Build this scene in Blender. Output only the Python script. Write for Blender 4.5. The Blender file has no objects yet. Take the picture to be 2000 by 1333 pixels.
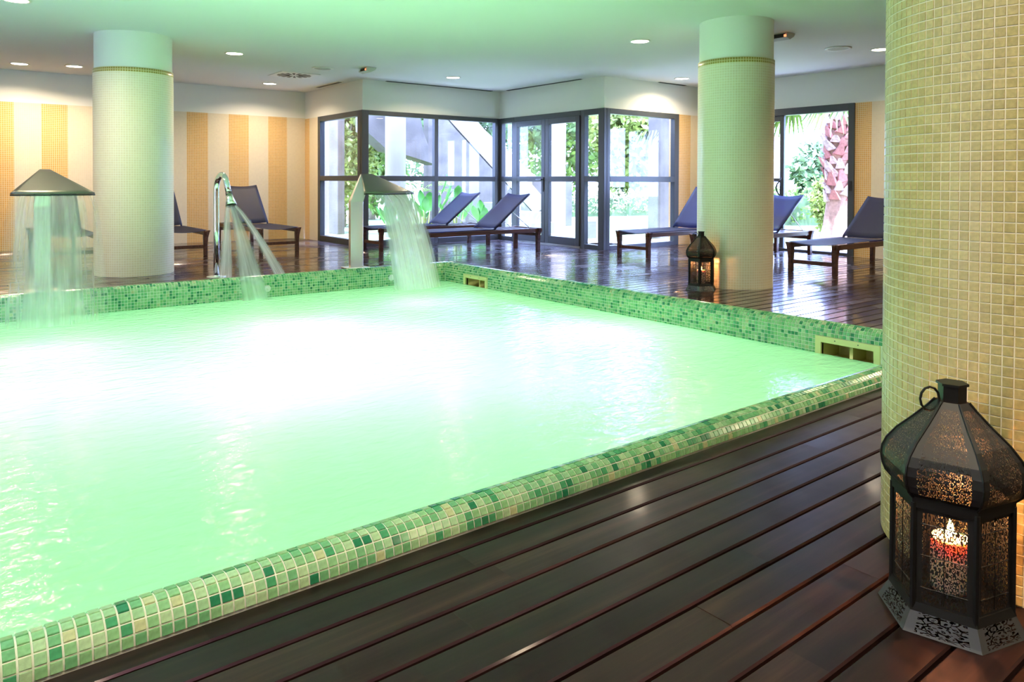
import bpy, math, random
import numpy as np
from mathutils import Vector, Matrix

random.seed(7)
rng = np.random.default_rng(7)
scene = bpy.context.scene
col = scene.collection

# ------------------------------------------------------------------ camera
cam_d = bpy.data.cameras.new('camera')
cam = bpy.data.objects.new('camera', cam_d)
col.objects.link(cam)
RIGHT = Vector((0.78616291, -0.61801016, 0.00336473))
DOWN = Vector((-0.00685600, -0.01416522, -0.99987616))
FWD = Vector((0.61798129, 0.78604248, -0.01537324))
EYE = Vector((0, 0, 1.05))
cam.matrix_world = Matrix(((RIGHT.x, -DOWN.x, -FWD.x, EYE.x), (RIGHT.y, -DOWN.y, -FWD.y, EYE.y),
                           (RIGHT.z, -DOWN.z, -FWD.z, EYE.z), (0, 0, 0, 1)))
cam_d.sensor_width = 36.0
cam_d.lens = 26.284
cam_d.shift_y = -0.14488
cam_d.clip_start = 0.02
cam_d.clip_end = 300
scene.camera = cam

# ------------------------------------------------------------------ sky, sun, exposure
world = bpy.data.worlds.new('sky')
scene.world = world
world.use_nodes = True
wn, wl = world.node_tree.nodes, world.node_tree.links
wn.clear()
w_out = wn.new('ShaderNodeOutputWorld')
w_bg = wn.new('ShaderNodeBackground')
w_bg.inputs[0].default_value = (0.38, 0.50, 1.0, 1)
w_bg.inputs[1].default_value = 13.0
wl.new(w_bg.outputs[0], w_out.inputs[0])

sun_d = bpy.data.lights.new('sun', 'SUN')
sun_d.energy = 20.0
sun_d.color = (0.66, 0.78, 1.0)
sun_d.angle = 0.03
sun = bpy.data.objects.new('sun', sun_d)
col.objects.link(sun)
sun.rotation_euler = Vector((0.13, 0.10, -0.985)).to_track_quat('-Z', 'Y').to_euler()

vs = scene.view_settings
vs.view_transform = 'Standard'
vs.look = 'None'
vs.exposure = 1.0
vs.gamma = 1.0
vs.use_curve_mapping = False
cy = scene.cycles
cy.use_denoising = True
cy.use_adaptive_sampling = True
cy.adaptive_threshold = 0.03
cy.max_bounces = 8
cy.diffuse_bounces = 4
cy.glossy_bounces = 3
cy.transparent_max_bounces = 24
cy.transmission_bounces = 6
cy.caustics_reflective = False
cy.caustics_refractive = False
cy.sample_clamp_indirect = 6.0

# ------------------------------------------------------------------ dimensions (metres)
ZC = 2.666            # ceiling
ZF = 2.179            # top of the window frames
ZT = 2.191            # top of the tiling
DW = 0.0093647        # the walls stand half a degree off the pool
B0, A1, B2, A3, B4, A5 = 13.215, 5.385, 10.882, 8.108, 8.209, 10.336
A4, B1 = 9.833, 12.6006
Y0, Y1, X1, ZW = 1.829, 7.578, 4.942, -0.152   # pool: near outer edge, far inner edge, right inner edge, water
RC = 0.070            # radius of the rounded coping
TP = 0.0275           # mosaic pitch
ROT = Matrix.Rotation(-DW, 4, 'Z')


def wp(a, b, z=0.0):
    return ROT @ Vector((a, b, z))


# ------------------------------------------------------------------ material helpers
class NT:
    def __init__(self, name):
        self.m = bpy.data.materials.new(name)
        self.m.use_nodes = True
        self.n = self.m.node_tree.nodes
        self.l = self.m.node_tree.links
        self.n.clear()
        self.out = self.n.new('ShaderNodeOutputMaterial')

    def node(self, typ, **kw):
        nd = self.n.new('ShaderNode' + typ)
        for k, v in kw.items():
            if k.startswith('i_'):
                nd.inputs[k[2:].replace('_', ' ')].default_value = v
            elif k == 'ins':
                for kk, vv in v.items():
                    nd.inputs[kk].default_value = vv
            else:
                setattr(nd, k, v)
        return nd

    def link(self, a, b):
        self.l.new(a, b)

    def surf(self, s):
        self.l.new(s, self.out.inputs[0])
        return self.m

    def principled(self, **ins):
        p = self.n.new('ShaderNodeBsdfPrincipled')
        for k, v in ins.items():
            p.inputs[k.replace('_', ' ')].default_value = v
        return p

    def ramp(self, src, stops):
        r = self.n.new('ShaderNodeValToRGB')
        e = r.color_ramp.elements
        while len(e) > 1:
            e.remove(e[-1])
        e[0].position, e[0].color = stops[0][0], tuple(stops[0][1]) + (1,)
        for pos, c in stops[1:]:
            x = e.new(pos)
            x.color = tuple(c) + (1,)
        self.l.new(src, r.inputs[0])
        return r

    def bump(self, h, strength, dist):
        b = self.node('Bump', ins={'Strength': strength, 'Distance': dist})
        self.l.new(h, b.inputs['Height'])
        return b

    def math(self, op, a, b=None):
        m = self.n.new('ShaderNodeMath')
        m.operation = op
        for i, v in enumerate((a, b)):
            if v is None:
                continue
            if isinstance(v, (int, float)):
                m.inputs[i].default_value = v
            else:
                self.l.new(v, m.inputs[i])
        return m.outputs[0]


def simple(name, color, rough=0.5, metal=0.0, noise=0.0, nscale=8.0, bump=0.0, bscale=40.0, **kw):
    t = NT(name)
    p = t.principled(Base_Color=(*color, 1), Roughness=rough, Metallic=metal, **kw)
    if noise or bump:
        tc = t.node('TexCoord')
    if noise:
        nz = t.node('TexNoise', ins={'Scale': nscale, 'Detail': 4.0})
        t.link(tc.outputs['Object'], nz.inputs['Vector'])
        lo = tuple(c * (1 - noise) for c in color)
        hi = tuple(min(1, c * (1 + noise)) for c in color)
        r = t.ramp(nz.outputs[0], [(0.3, lo), (0.7, hi)])
        t.link(r.outputs[0], p.inputs['Base Color'])
    if bump:
        nb = t.node('TexNoise', ins={'Scale': bscale, 'Detail': 3.0})
        t.link(tc.outputs['Object'], nb.inputs['Vector'])
        b = t.bump(nb.outputs[0], bump, 0.01)
        t.link(b.outputs[0], p.inputs['Normal'])
    return t.surf(p.outputs[0])


def tiled(name, c1, c2, grout, pitch, mortar=0.09, rough=0.35, bump=0.35):
    """mosaic seen from afar: grid from the metric UV of the surface"""
    t = NT(name)
    uv = t.node('UVMap')
    mp = t.node('Mapping', ins={'Scale': (1 / pitch, 1 / pitch, 1)})
    t.link(uv.outputs[0], mp.inputs[0])
    br = t.node('TexBrick', offset=0.0, squash=1.0, ins={'Color1': (*c1, 1), 'Color2': (*c2, 1), 'Mortar': (*grout, 1),
                'Scale': 1.0, 'Mortar Size': mortar, 'Mortar Smooth': 0.1, 'Bias': 0.0, 'Brick Width': 1.0, 'Row Height': 1.0})
    t.link(mp.outputs[0], br.inputs['Vector'])
    p = t.principled(Roughness=rough)
    t.link(br.outputs['Color'], p.inputs['Base Color'])
    inv = t.math('SUBTRACT', 1.0, br.outputs['Fac'])
    b = t.bump(inv, bump, 0.002)
    t.link(b.outputs[0], p.inputs['Normal'])
    return t.surf(p.outputs[0])


M = {}
M['plaster'] = simple('white_plaster', (0.86, 0.85, 0.80), 0.85, bump=0.05, bscale=120)
M['ceiling'] = simple('ceiling_paint', (0.84, 0.84, 0.83), 0.9, bump=0.04, bscale=150)
M['orange_tile'] = tiled('ochre_mosaic', (0.74, 0.40, 0.10), (0.66, 0.35, 0.085), (0.80, 0.66, 0.42), 0.0275, 0.11)
M['cream_tile'] = tiled('cream_mosaic', (0.80, 0.68, 0.50), (0.76, 0.64, 0.47), (0.78, 0.70, 0.56), 0.0275, 0.10)
M['col_tile'] = tiled('column_mosaic', (0.84, 0.72, 0.53), (0.80, 0.68, 0.50), (0.90, 0.83, 0.70), 0.0255, 0.10)
M['band_tile'] = tiled('ochre_band_mosaic', (0.46, 0.33, 0.07), (0.40, 0.29, 0.06), (0.80, 0.72, 0.42), 0.0255, 0.12)
M['frame'] = simple('grey_aluminium', (0.075, 0.082, 0.095), 0.38, 0.35)
M['metal'] = simple('brushed_steel', (0.88, 0.88, 0.87), 0.30, 1.0)
M['hoodmetal'] = simple('satin_steel', (0.20, 0.20, 0.175), 0.42, 1.0)
M['chrome'] = simple('polished_chrome', (0.85, 0.85, 0.86), 0.06, 1.0)
M['black'] = simple('black_plastic', (0.015, 0.015, 0.017), 0.4)
M['grout'] = simple('cream_grout', (0.92, 0.86, 0.68), 0.8, noise=0.08, nscale=30)
M['greengrout'] = simple('pale_grout', (0.90, 0.90, 0.80), 0.8, noise=0.08, nscale=30)
M['skimmer'] = simple('cream_plastic', (0.78, 0.72, 0.36), 0.4)
M['skimdark'] = simple('skimmer_inside', (0.55, 0.50, 0.16), 0.5)
M['whiteplastic'] = simple('white_plastic', (0.85, 0.85, 0.82), 0.35)
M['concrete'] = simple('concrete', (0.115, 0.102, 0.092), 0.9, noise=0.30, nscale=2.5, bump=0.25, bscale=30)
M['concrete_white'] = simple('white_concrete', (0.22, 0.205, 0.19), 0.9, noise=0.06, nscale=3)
M['lawn'] = simple('lawn', (0.17, 0.23, 0.09), 0.95, noise=0.25, nscale=20, bump=0.5, bscale=120)
M['paving'] = simple('pale_paving', (0.50, 0.49, 0.47), 0.9, noise=0.1, nscale=4)
M['underdeck'] = simple('dark_substructure', (0.012, 0.010, 0.009), 0.9)
M['basin'] = simple('basin_lining', (0.72, 0.80, 0.72), 0.7)
M['trunk'] = simple('bark', (0.34, 0.27, 0.22), 0.95, noise=0.3, nscale=12, bump=0.6, bscale=30)
M['palmtrunk'] = simple('palm_fibre', (0.30, 0.17, 0.13), 0.95, noise=0.25, nscale=14, bump=0.5, bscale=40)
M['palmboot'] = simple('palm_leaf_base', (0.34, 0.13, 0.12), 0.9, noise=0.3, nscale=18)
M['outwall'] = simple('render_outside', (0.72, 0.70, 0.66), 0.9, noise=0.06)


def leafmat(name, c, rough=0.5):
    t = NT(name)
    oi = t.node('ObjectInfo')
    geo = t.node('TexCoord')
    nz = t.node('TexNoise', ins={'Scale': 3.0, 'Detail': 2.0})
    t.link(geo.outputs['Object'], nz.inputs['Vector'])
    r = t.ramp(nz.outputs[0], [(0.3, tuple(v * 0.6 for v in c)), (0.7, tuple(min(1, v * 1.35) for v in c))])
    p = t.principled(Roughness=rough)
    t.link(r.outputs[0], p.inputs['Base Color'])
    tr = t.node('BsdfTranslucent')
    t.link(r.outputs[0], tr.inputs['Color'])
    mx = t.node('MixShader', ins={'Fac': 0.35})
    t.link(p.outputs[0], mx.inputs[1])
    t.link(tr.outputs[0], mx.inputs[2])
    return t.surf(mx.outputs[0])


M['leaf'] = leafmat('leaf_green', (0.14, 0.24, 0.05))
M['leaf_lime'] = leafmat('leaf_lime', (0.25, 0.30, 0.07))
M['leaf_dark'] = leafmat('leaf_dark', (0.12, 0.19, 0.08))
M['leaf_pale'] = leafmat('leaf_pale', (0.30, 0.33, 0.20))
M['leaf_big'] = leafmat('leaf_glossy', (0.05, 0.19, 0.03), 0.3)
M['frond'] = leafmat('palm_frond', (0.09, 0.15, 0.015))


def deck_mat(name, wetness):
    t = NT(name)
    tc = t.node('TexCoord')
    oi = t.node('ObjectInfo')
    mp = t.node('Mapping', ins={'Scale': (1.3, 26.0, 26.0)})
    sh = t.node('VectorMath', operation='ADD')
    t.link(tc.outputs['Object'], sh.inputs[0])
    rv = t.node('CombineXYZ')
    t.link(t.math('MULTIPLY', oi.outputs['Random'], 37.0), rv.inputs[0])
    t.link(rv.outputs[0], sh.inputs[1])
    t.link(sh.outputs[0], mp.inputs[0])
    gr = t.node('TexNoise', ins={'Scale': 1.0, 'Detail': 6.0, 'Roughness': 0.62})
    t.link(mp.outputs[0], gr.inputs['Vector'])
    base = t.ramp(gr.outputs[0], [(0.25, (0.009, 0.005, 0.004)), (0.52, (0.022, 0.010, 0.008)), (0.78, (0.052, 0.024, 0.016))])
    hue = t.node('HueSaturation')
    t.link(base.outputs[0], hue.inputs['Color'])
    t.link(t.math('ADD', t.math('MULTIPLY', oi.outputs['Random'], 0.9), 0.6), hue.inputs['Value'])
    p = t.principled(IOR=1.28, Specular_Tint=(1.0, 0.55, 1.0, 1))
    t.link(hue.outputs[0], p.inputs['Base Color'])
    wet = t.node('TexNoise', ins={'Scale': 1.1, 'Detail': 4.0, 'Roughness': 0.6})
    t.link(tc.outputs['Object'], wet.inputs['Vector'])
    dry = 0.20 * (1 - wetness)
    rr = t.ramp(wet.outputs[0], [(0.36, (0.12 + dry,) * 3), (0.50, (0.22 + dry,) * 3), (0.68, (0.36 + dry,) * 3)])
    t.link(rr.outputs[0], p.inputs['Roughness'])
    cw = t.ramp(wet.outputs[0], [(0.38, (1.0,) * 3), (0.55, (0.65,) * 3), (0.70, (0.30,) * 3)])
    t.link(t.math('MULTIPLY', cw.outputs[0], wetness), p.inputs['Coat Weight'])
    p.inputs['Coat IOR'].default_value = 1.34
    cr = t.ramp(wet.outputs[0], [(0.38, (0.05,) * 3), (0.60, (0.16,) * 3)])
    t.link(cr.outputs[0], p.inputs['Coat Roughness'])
    b = t.bump(gr.outputs[0], 0.035, 0.003)
    t.link(b.outputs[0], p.inputs['Normal'])
    return t.surf(p.outputs[0])


M['deck'] = deck_mat('wet_dark_deck', 1.0)
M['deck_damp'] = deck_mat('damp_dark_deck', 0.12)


def wood_mat():
    t = NT('dark_mahogany')
    tc = t.node('TexCoord')
    mp = t.node('Mapping', ins={'Scale': (3.0, 30.0, 30.0)})
    t.link(tc.outputs['Object'], mp.inputs[0])
    gr = t.node('TexNoise', ins={'Scale': 1.0, 'Detail': 5.0})
    t.link(mp.outputs[0], gr.inputs['Vector'])
    base = t.ramp(gr.outputs[0], [(0.3, (0.035, 0.014, 0.010)), (0.7, (0.11, 0.042, 0.030))])
    p = t.principled(Roughness=0.32)
    t.link(base.outputs[0], p.inputs['Base Color'])
    return t.surf(p.outputs[0])


M['wood'] = wood_mat()


def sling_mat():
    t = NT('navy_mesh_sling')
    p = t.principled(Base_Color=(0.014, 0.016, 0.030, 1), Roughness=0.55)
    tr = t.node('BsdfTranslucent', ins={'Color': (0.06, 0.09, 0.50, 1)})
    m1 = t.node('MixShader', ins={'Fac': 0.36})
    t.link(p.outputs[0], m1.inputs[1])
    t.link(tr.outputs[0], m1.inputs[2])
    tp = t.node('BsdfTransparent', ins={'Color': (0.75, 0.8, 1.0, 1)})
    m2 = t.node('MixShader', ins={'Fac': 0.20})
    t.link(m1.outputs[0], m2.inputs[1])
    t.link(tp.outputs[0], m2.inputs[2])
    return t.surf(m2.outputs[0])


M['sling'] = sling_mat()
M['navytube'] = simple('navy_tube', (0.02, 0.025, 0.09), 0.35)
M['rod'] = simple('aluminium_rod', (0.8, 0.8, 0.8), 0.3, 0.9)


def glass_mat():
    t = NT('window_glass')
    tp = t.node('BsdfTransparent', ins={'Color': (0.97, 0.98, 0.98, 1)})
    gl = t.node('BsdfGlossy', ins={'Color': (1, 1, 1, 1), 'Roughness': 0.0})
    lw = t.node('LayerWeight', ins={'Blend': 0.5})
    fr = t.math('ADD', t.math('MULTIPLY', t.math('POWER', lw.outputs['Facing'], 5.0), 0.8), 0.035)
    mx = t.node('MixShader')
    t.link(fr, mx.inputs[0])
    t.link(tp.outputs[0], mx.inputs[1])
    t.link(gl.outputs[0], mx.inputs[2])
    return t.surf(mx.outputs[0])


M['glass'] = glass_mat()


def emit(name, color, strength):
    t = NT(name)
    e = t.node('Emission', ins={'Color': (*color, 1), 'Strength': strength})
    return t.surf(e.outputs[0])


M['lamp'] = emit('lamp_disc', (1.0, 0.86, 0.66), 14.0)
M['poollamp'] = emit('pool_lamp_lens', (0.8, 1.0, 0.85), 12.0)
M['redled'] = emit('indicator', (1.0, 0.25, 0.1), 1.2)
M['flame'] = emit('flame', (1.0, 0.42, 0.10), 60.0)


def water_mat():
    t = NT('milky_pool_water')
    tc = t.node('TexCoord')
    mp = t.node('Mapping', ins={'Scale': (2.2, 4.2, 1.0), 'Rotation': (0, 0, 0.5)})
    t.link(tc.outputs['Object'], mp.inputs[0])
    w1 = t.node('TexNoise', ins={'Scale': 4.2, 'Detail': 3.0, 'Roughness': 0.5, 'Distortion': 0.5})
    t.link(mp.outputs[0], w1.inputs['Vector'])
    b = t.bump(w1.outputs[0], 0.22, 0.04)
    tr = t.node('BsdfTranslucent', ins={'Color': (0.46, 0.95, 0.55, 1)})
    df = t.node('BsdfDiffuse', ins={'Color': (0.62, 0.86, 0.66, 1)})
    mx = t.node('MixShader', ins={'Fac': 0.25})
    t.link(tr.outputs[0], mx.inputs[1])
    t.link(df.outputs[0], mx.inputs[2])
    gl = t.node('BsdfGlossy', ins={'Roughness': 0.14})
    t.link(b.outputs[0], gl.inputs['Normal'])
    fr = t.node('Fresnel', ins={'IOR': 1.33})
    t.link(b.outputs[0], fr.inputs['Normal'])
    m2 = t.node('MixShader')
    t.link(fr.outputs[0], m2.inputs[0])
    t.link(mx.outputs[0], m2.inputs[1])
    t.link(gl.outputs[0], m2.inputs[2])
    return t.surf(m2.outputs[0])


M['water'] = water_mat()


def spray_mat(name, amount, freq=22.0, edge=0.7):
    """falling water: streaks along UV v, thinner towards the sides of the sheet"""
    t = NT(name)
    uv = t.node('UVMap')
    mp = t.node('Mapping', ins={'Scale': (freq, 0.9, 1.0)})
    t.link(uv.outputs[0], mp.inputs[0])
    nz = t.node('TexNoise', ins={'Scale': 1.0, 'Detail': 4.0, 'Roughness': 0.6})
    t.link(mp.outputs[0], nz.inputs['Vector'])
    r = t.ramp(nz.outputs[0], [(0.30, (amount * 0.25,) * 3), (0.55, (amount * 0.8,) * 3), (0.75, (min(1, amount * 1.5),) * 3)])
    sp = t.node('SeparateXYZ')
    t.link(uv.outputs[0], sp.inputs[0])
    # soft side edges: 4u(1-u) ^ .5
    e = t.math('POWER', t.math('MAXIMUM', t.math('MULTIPLY', t.math('MULTIPLY', sp.outputs[0], t.math('SUBTRACT', 1.0, sp.outputs[0])), 4.0), 0.0), edge)
    fac = t.math('MULTIPLY', r.outputs[0], e)
    df = t.node('BsdfDiffuse', ins={'Color': (0.92, 0.95, 0.96, 1)})
    tr = t.node('BsdfTranslucent', ins={'Color': (0.92, 0.95, 0.97, 1)})
    m1 = t.node('MixShader', ins={'Fac': 0.62})
    t.link(df.outputs[0], m1.inputs[1])
    t.link(tr.outputs[0], m1.inputs[2])
    tp = t.node('BsdfTransparent')
    m2 = t.node('MixShader')
    t.link(fac, m2.inputs[0])
    t.link(tp.outputs[0], m2.inputs[1])
    t.link(m1.outputs[0], m2.inputs[2])
    return t.surf(m2.outputs[0])


M['spray'] = spray_mat('cascade_water', 1.25)
M['spray_thin'] = spray_mat('curtain_water', 0.52, 12.0, 0.45)
M['jet'] = spray_mat('jet_water', 0.95, 4.0, 1.4)


def pierced_mat(name, color, rough, freq, keep):
    """sheet metal with a cut-out arabesque inside a plain margin (UV 0..1 over the sheet)"""
    t = NT(name)
    uv = t.node('UVMap')
    mp = t.node('Mapping', ins={'Scale': (freq, freq, 1)})
    t.link(uv.outputs[0], mp.inputs[0])
    vo = t.node('TexVoronoi', feature='F1', ins={'Scale': 1.0, 'Randomness': 0.55})
    t.link(mp.outputs[0], vo.inputs['Vector'])
    nz = t.node('TexNoise', ins={'Scale': 2.2, 'Detail': 1.0})
    t.link(mp.outputs[0], nz.inputs['Vector'])
    ph = t.math('ADD', t.math('MULTIPLY', vo.outputs['Distance'], 15.0), t.math('MULTIPLY', nz.outputs[0], 9.0))
    s = t.math('SINE', ph)
    hole = t.math('GREATER_THAN', s, keep)
    sp = t.node('SeparateXYZ')
    t.link(uv.outputs[0], sp.inputs[0])
    mask = None
    for o, lo, hi in ((sp.outputs[0], 0.14, 0.86), (sp.outputs[1], 0.07, 0.93)):
        for c in (t.math('GREATER_THAN', o, lo), t.math('LESS_THAN', o, hi)):
            mask = c if mask is None else t.math('MULTIPLY', mask, c)
    fac = t.math('MULTIPLY', hole, mask)
    p = t.principled(Base_Color=(*color, 1), Roughness=rough, Metallic=0.6)
    tp = t.node('BsdfTransparent')
    mx = t.node('MixShader')
    t.link(fac, mx.inputs[0])
    t.link(p.outputs[0], mx.inputs[1])
    t.link(tp.outputs[0], mx.inputs[2])
    return t.surf(mx.outputs[0])


M['pierced'] = pierced_mat('pierced_iron', (0.030, 0.030, 0.030), 0.45, 17.0, 0.20)
M['pierced_dome'] = pierced_mat('pierced_iron_dome', (0.030, 0.030, 0.032), 0.45, 22.0, 0.90)
M['pierced_base'] = pierced_mat('pierced_iron_base', (0.085, 0.085, 0.095), 0.42, 6.5, 0.3)
M['iron'] = simple('black_iron', (0.02, 0.02, 0.02), 0.45, 0.6)


def wax_mat():
    t = NT('candle_wax')
    p = t.principled(Base_Color=(0.95, 0.72, 0.55, 1), Roughness=0.5, Subsurface_Weight=1.0,
                     Subsurface_Radius=(0.08, 0.03, 0.012), Subsurface_Scale=0.35)
    return t.surf(p.outputs[0])


M['wax'] = wax_mat()

GREENS = [(0.26, 0.53, 0.25), (0.17, 0.45, 0.21), (0.43, 0.63, 0.36), (0.07, 0.34, 0.15), (0.025, 0.22, 0.10), (0.53, 0.58, 0.32), (0.33, 0.58, 0.31)]
GWEIGHT = [0.24, 0.20, 0.14, 0.14, 0.08, 0.03, 0.17]


def glaze(name, c, rough=0.16):
    t = NT(name)
    tc = t.node('TexCoord')
    nz = t.node('TexNoise', ins={'Scale': 90.0, 'Detail': 2.0})
    t.link(tc.outputs['Object'], nz.inputs['Vector'])
    r = t.ramp(nz.outputs[0], [(0.3, tuple(v * 0.85 for v in c)), (0.7, tuple(min(1, v * 1.12) for v in c))])
    p = t.principled(Roughness=rough)
    t.link(r.outputs[0], p.inputs['Base Color'])
    b = t.bump(nz.outputs[0], 0.12, 0.002)
    t.link(b.outputs[0], p.inputs['Normal'])
    return t.surf(p.outputs[0])


M['greens'] = [glaze('green_glaze', c) for c in GREENS]
M['warm_lit_beiges'] = [glaze('warm_lit_beige_glaze', c, 0.28) for c in ((0.56, 0.455, 0.19), (0.52, 0.42, 0.175), (0.59, 0.48, 0.21))]  # same tile as the other columns, warm lighting painted in as darker yellow


# ------------------------------------------------------------------ mesh helpers
class MB:
    def __init__(self, mx=None):
        self.v, self.f, self.mi, self.uv = [], [], [], []
        self.mx = mx
        self.has_uv = False

    def add(self, verts, faces, mi=0, uvs=None, mx=None):
        o = len(self.v)
        for p in verts:
            p = Vector(p)
            if mx is not None:
                p = mx @ p
            if self.mx is not None:
                p = self.mx @ p
            self.v.append(p[:])
        for i, fc in enumerate(faces):
            self.f.append([o + k for k in fc])
            self.mi.append(mi)
            self.uv.append(None if uvs is None else uvs[i])
        if uvs is not None:
            self.has_uv = True
        return self

    def box(self, x0, x1, y0, y1, z0, z1, mi=0, mx=None, uv=False):
        vs_ = [(x0, y0, z0), (x1, y0, z0), (x1, y1, z0), (x0, y1, z0), (x0, y0, z1), (x1, y0, z1), (x1, y1, z1), (x0, y1, z1)]
        fs = [(3, 2, 1, 0), (4, 5, 6, 7), (0, 1, 5, 4), (1, 2, 6, 5), (2, 3, 7, 6), (3, 0, 4, 7)]
        uvs = None
        if uv:
            ax = [(0, 1), (0, 1), (0, 2), (1, 2), (0, 2), (1, 2)]
            uvs = [[(vs_[k][a], vs_[k][b]) for k in fc] for fc, (a, b) in zip(fs, ax)]
        return self.add(vs_, fs, mi, uvs, mx)

    def prism(self, pts, h0, h1, plane='xz', mi=0, mx=None):
        """extrude a 2D outline along the third axis"""
        n = len(pts)
        def mk(p, h):
            return (p[0], h, p[1]) if plane == 'xz' else ((h, p[0], p[1]) if plane == 'yz' else (p[0], p[1], h))
        vs_ = [mk(p, h0) for p in pts] + [mk(p, h1) for p in pts]
        fs = [tuple(range(n))[::-1], tuple(range(n, 2 * n))] + [(i, (i + 1) % n, n + (i + 1) % n, n + i) for i in range(n)]
        return self.add(vs_, fs, mi, None, mx)

    def tube(self, path, r, seg=10, mi=0, mx=None, caps=True):
        path = [Vector(p) for p in path]
        rs = r if isinstance(r, (list, tuple)) else [r] * len(path)
        vs_, fs = [], []
        up = None
        for i, p in enumerate(path):
            d = (path[min(i + 1, len(path) - 1)] - path[max(i - 1, 0)]).normalized()
            if up is None:
                up = Vector((0, 0, 1)) if abs(d.z) < 0.9 else Vector((1, 0, 0))
            x = d.cross(up).normalized()
            up = x.cross(d).normalized()
            for k in range(seg):
                a = 2 * math.pi * k / seg
                vs_.append(p + (x * math.cos(a) + up * math.sin(a)) * rs[i])
        for i in range(len(path) - 1):
            for k in range(seg):
                k2 = (k + 1) % seg
                fs.append((i * seg + k, i * seg + k2, (i + 1) * seg + k2, (i + 1) * seg + k))
        if caps:
            fs.append(tuple(range(seg))[::-1])
            fs.append(tuple(range((len(path) - 1) * seg, len(path) * seg)))
        return self.add(vs_, fs, mi, None, mx)

    def lathe(self, prof, seg=32, cx=0.0, cy_=0.0, mi=0, mx=None, a0=0.0, uv=False, closed=True):
        vs_, fs, uvs = [], [], []
        for (r, z) in prof:
            for k in range(seg):
                a = a0 + 2 * math.pi * k / seg
                vs_.append((cx + r * math.cos(a), cy_ + r * math.sin(a), z))
        L = 0.0
        for i in range(len(prof) - 1):
            r0, z0 = prof[i]
            r1, z1 = prof[i + 1]
            dl = math.hypot(r1 - r0, z1 - z0)
            for k in range(seg):
                k2 = (k + 1) % seg
                fs.append((i * seg + k, i * seg + k2, (i + 1) * seg + k2, (i + 1) * seg + k))
                rr = max(r0, r1)
                u0, u1 = 2 * math.pi * rr * k / seg, 2 * math.pi * rr * (k + 1) / seg
                uvs.append([(u0, L), (u1, L), (u1, L + dl), (u0, L + dl)])
            L += dl
        return self.add(vs_, fs, mi, uvs if uv else None, mx)

    def build(self, name, mats, parent=None, smooth=False, bevel=0.0, loc=None):
        me = bpy.data.meshes.new(name)
        v = self.v
        if loc is not None:
            L = Vector(loc)
            v = [(Vector(p) - L)[:] for p in v]
        me.from_pydata(v, [], self.f)
        if not isinstance(mats, (list, tuple)):
            mats = [mats]
        for m in mats:
            me.materials.append(m)
        me.polygons.foreach_set('material_index', self.mi)
        if smooth:
            me.polygons.foreach_set('use_smooth', [True] * len(self.f))
        if self.has_uv:
            ul = me.uv_layers.new(name='UVMap')
            flat = []
            for fc, u in zip(self.f, self.uv):
                for i in range(len(fc)):
                    flat.extend(u[i] if u is not None else (0.0, 0.0))
            ul.data.foreach_set('uv', flat)
        me.update()
        o = bpy.data.objects.new(name, me)
        col.objects.link(o)
        if loc is not None:
            o.location = loc
        if parent is not None:
            o.parent = parent
        if bevel:
            b = o.modifiers.new('bevel', 'BEVEL')
            b.width = bevel
            b.segments = 2
            b.limit_method = 'ANGLE'
            b.angle_limit = 0.7
        return o


def tag(o, label=None, cat=None, group=None, kind=None):
    if label:
        o['label'] = label
    if cat:
        o['category'] = cat
    if group:
        o['group'] = group
    if kind:
        o['kind'] = kind
    return o


def empty(name, loc=(0, 0, 0), rz=0.0):
    o = bpy.data.objects.new(name, None)
    o.empty_display_size = 0.1
    col.objects.link(o)
    o.location = loc
    o.rotation_euler = (0, 0, rz)
    return o


def copy_tree(o, parent=None):
    c = o.copy()
    col.objects.link(c)
    c.parent = parent
    for ch in list(o.children):
        copy_tree(ch, c)
    return c


def link_mesh(name, me, parent, loc, rot=None):
    o = bpy.data.objects.new(name, me)
    col.objects.link(o)
    o.parent = parent
    o.location = loc
    if rot is not None:
        o.rotation_euler = rot
    return o


# ================================================================== THE ROOM
# ---- ceiling and roof
mb = MB(ROT)
ang = [(-4.2, -3.2), (A5 + 0.3, -3.2), (A5 + 0.3, B4 + 0.22), (A3 + 0.22, B4 + 0.22), (A3 + 0.22, B2 + 0.22), (A1 + 0.22, B2 + 0.22), (A1 + 0.22, B0 + 0.3), (-4.2, B0 + 0.3)]
mb.prism(ang, ZC, ZC + 0.3, 'xy')
tag(mb.build('ceiling', M['ceiling']), 'white painted ceiling with recessed lights over the pool hall', 'ceiling', kind='structure')


def wall_obj(name, label):
    return tag(empty(name), label, 'wall', kind='structure')


def panel(parent, ax, c, u0, u1, z0, z1, mat, out, name, t=0.2):
    """slab on plane a=c (ax 'a') or b=c (ax 'b') whose room face is at c; out = +1/-1 the side away from the room"""
    m = MB(ROT)
    lo, hi = (c, c + out * t) if out > 0 else (c + out * t, c)
    z0 = -0.12 if z0 == 0 else z0
    if ax == 'a':
        m.box(lo, hi, u0, u1, z0, z1, uv=True)
    else:
        m.box(u0, u1, lo, hi, z0, z1, uv=True)
    return m.build(name, mat, parent)


# ---- left wall: ochre and cream stripes under a plaster band
wl_ = wall_obj('wall_left', 'long left wall of ochre and cream striped mosaic under white plaster')
panel(wl_, 'b', B0, -4.2, A1, ZT, ZC, M['plaster'], +1, 'plaster_band')
edges = [A1 - 0.3435 * k for k in range(0, 29)]
for k in range(28):
    mat = M['cream_tile'] if k % 2 == 0 else M['orange_tile']
    panel(wl_, 'b', B0 - 0.006, edges[k + 1], edges[k], 0.0, ZT, mat, +1, 'tile_panel', 0.15)
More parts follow.
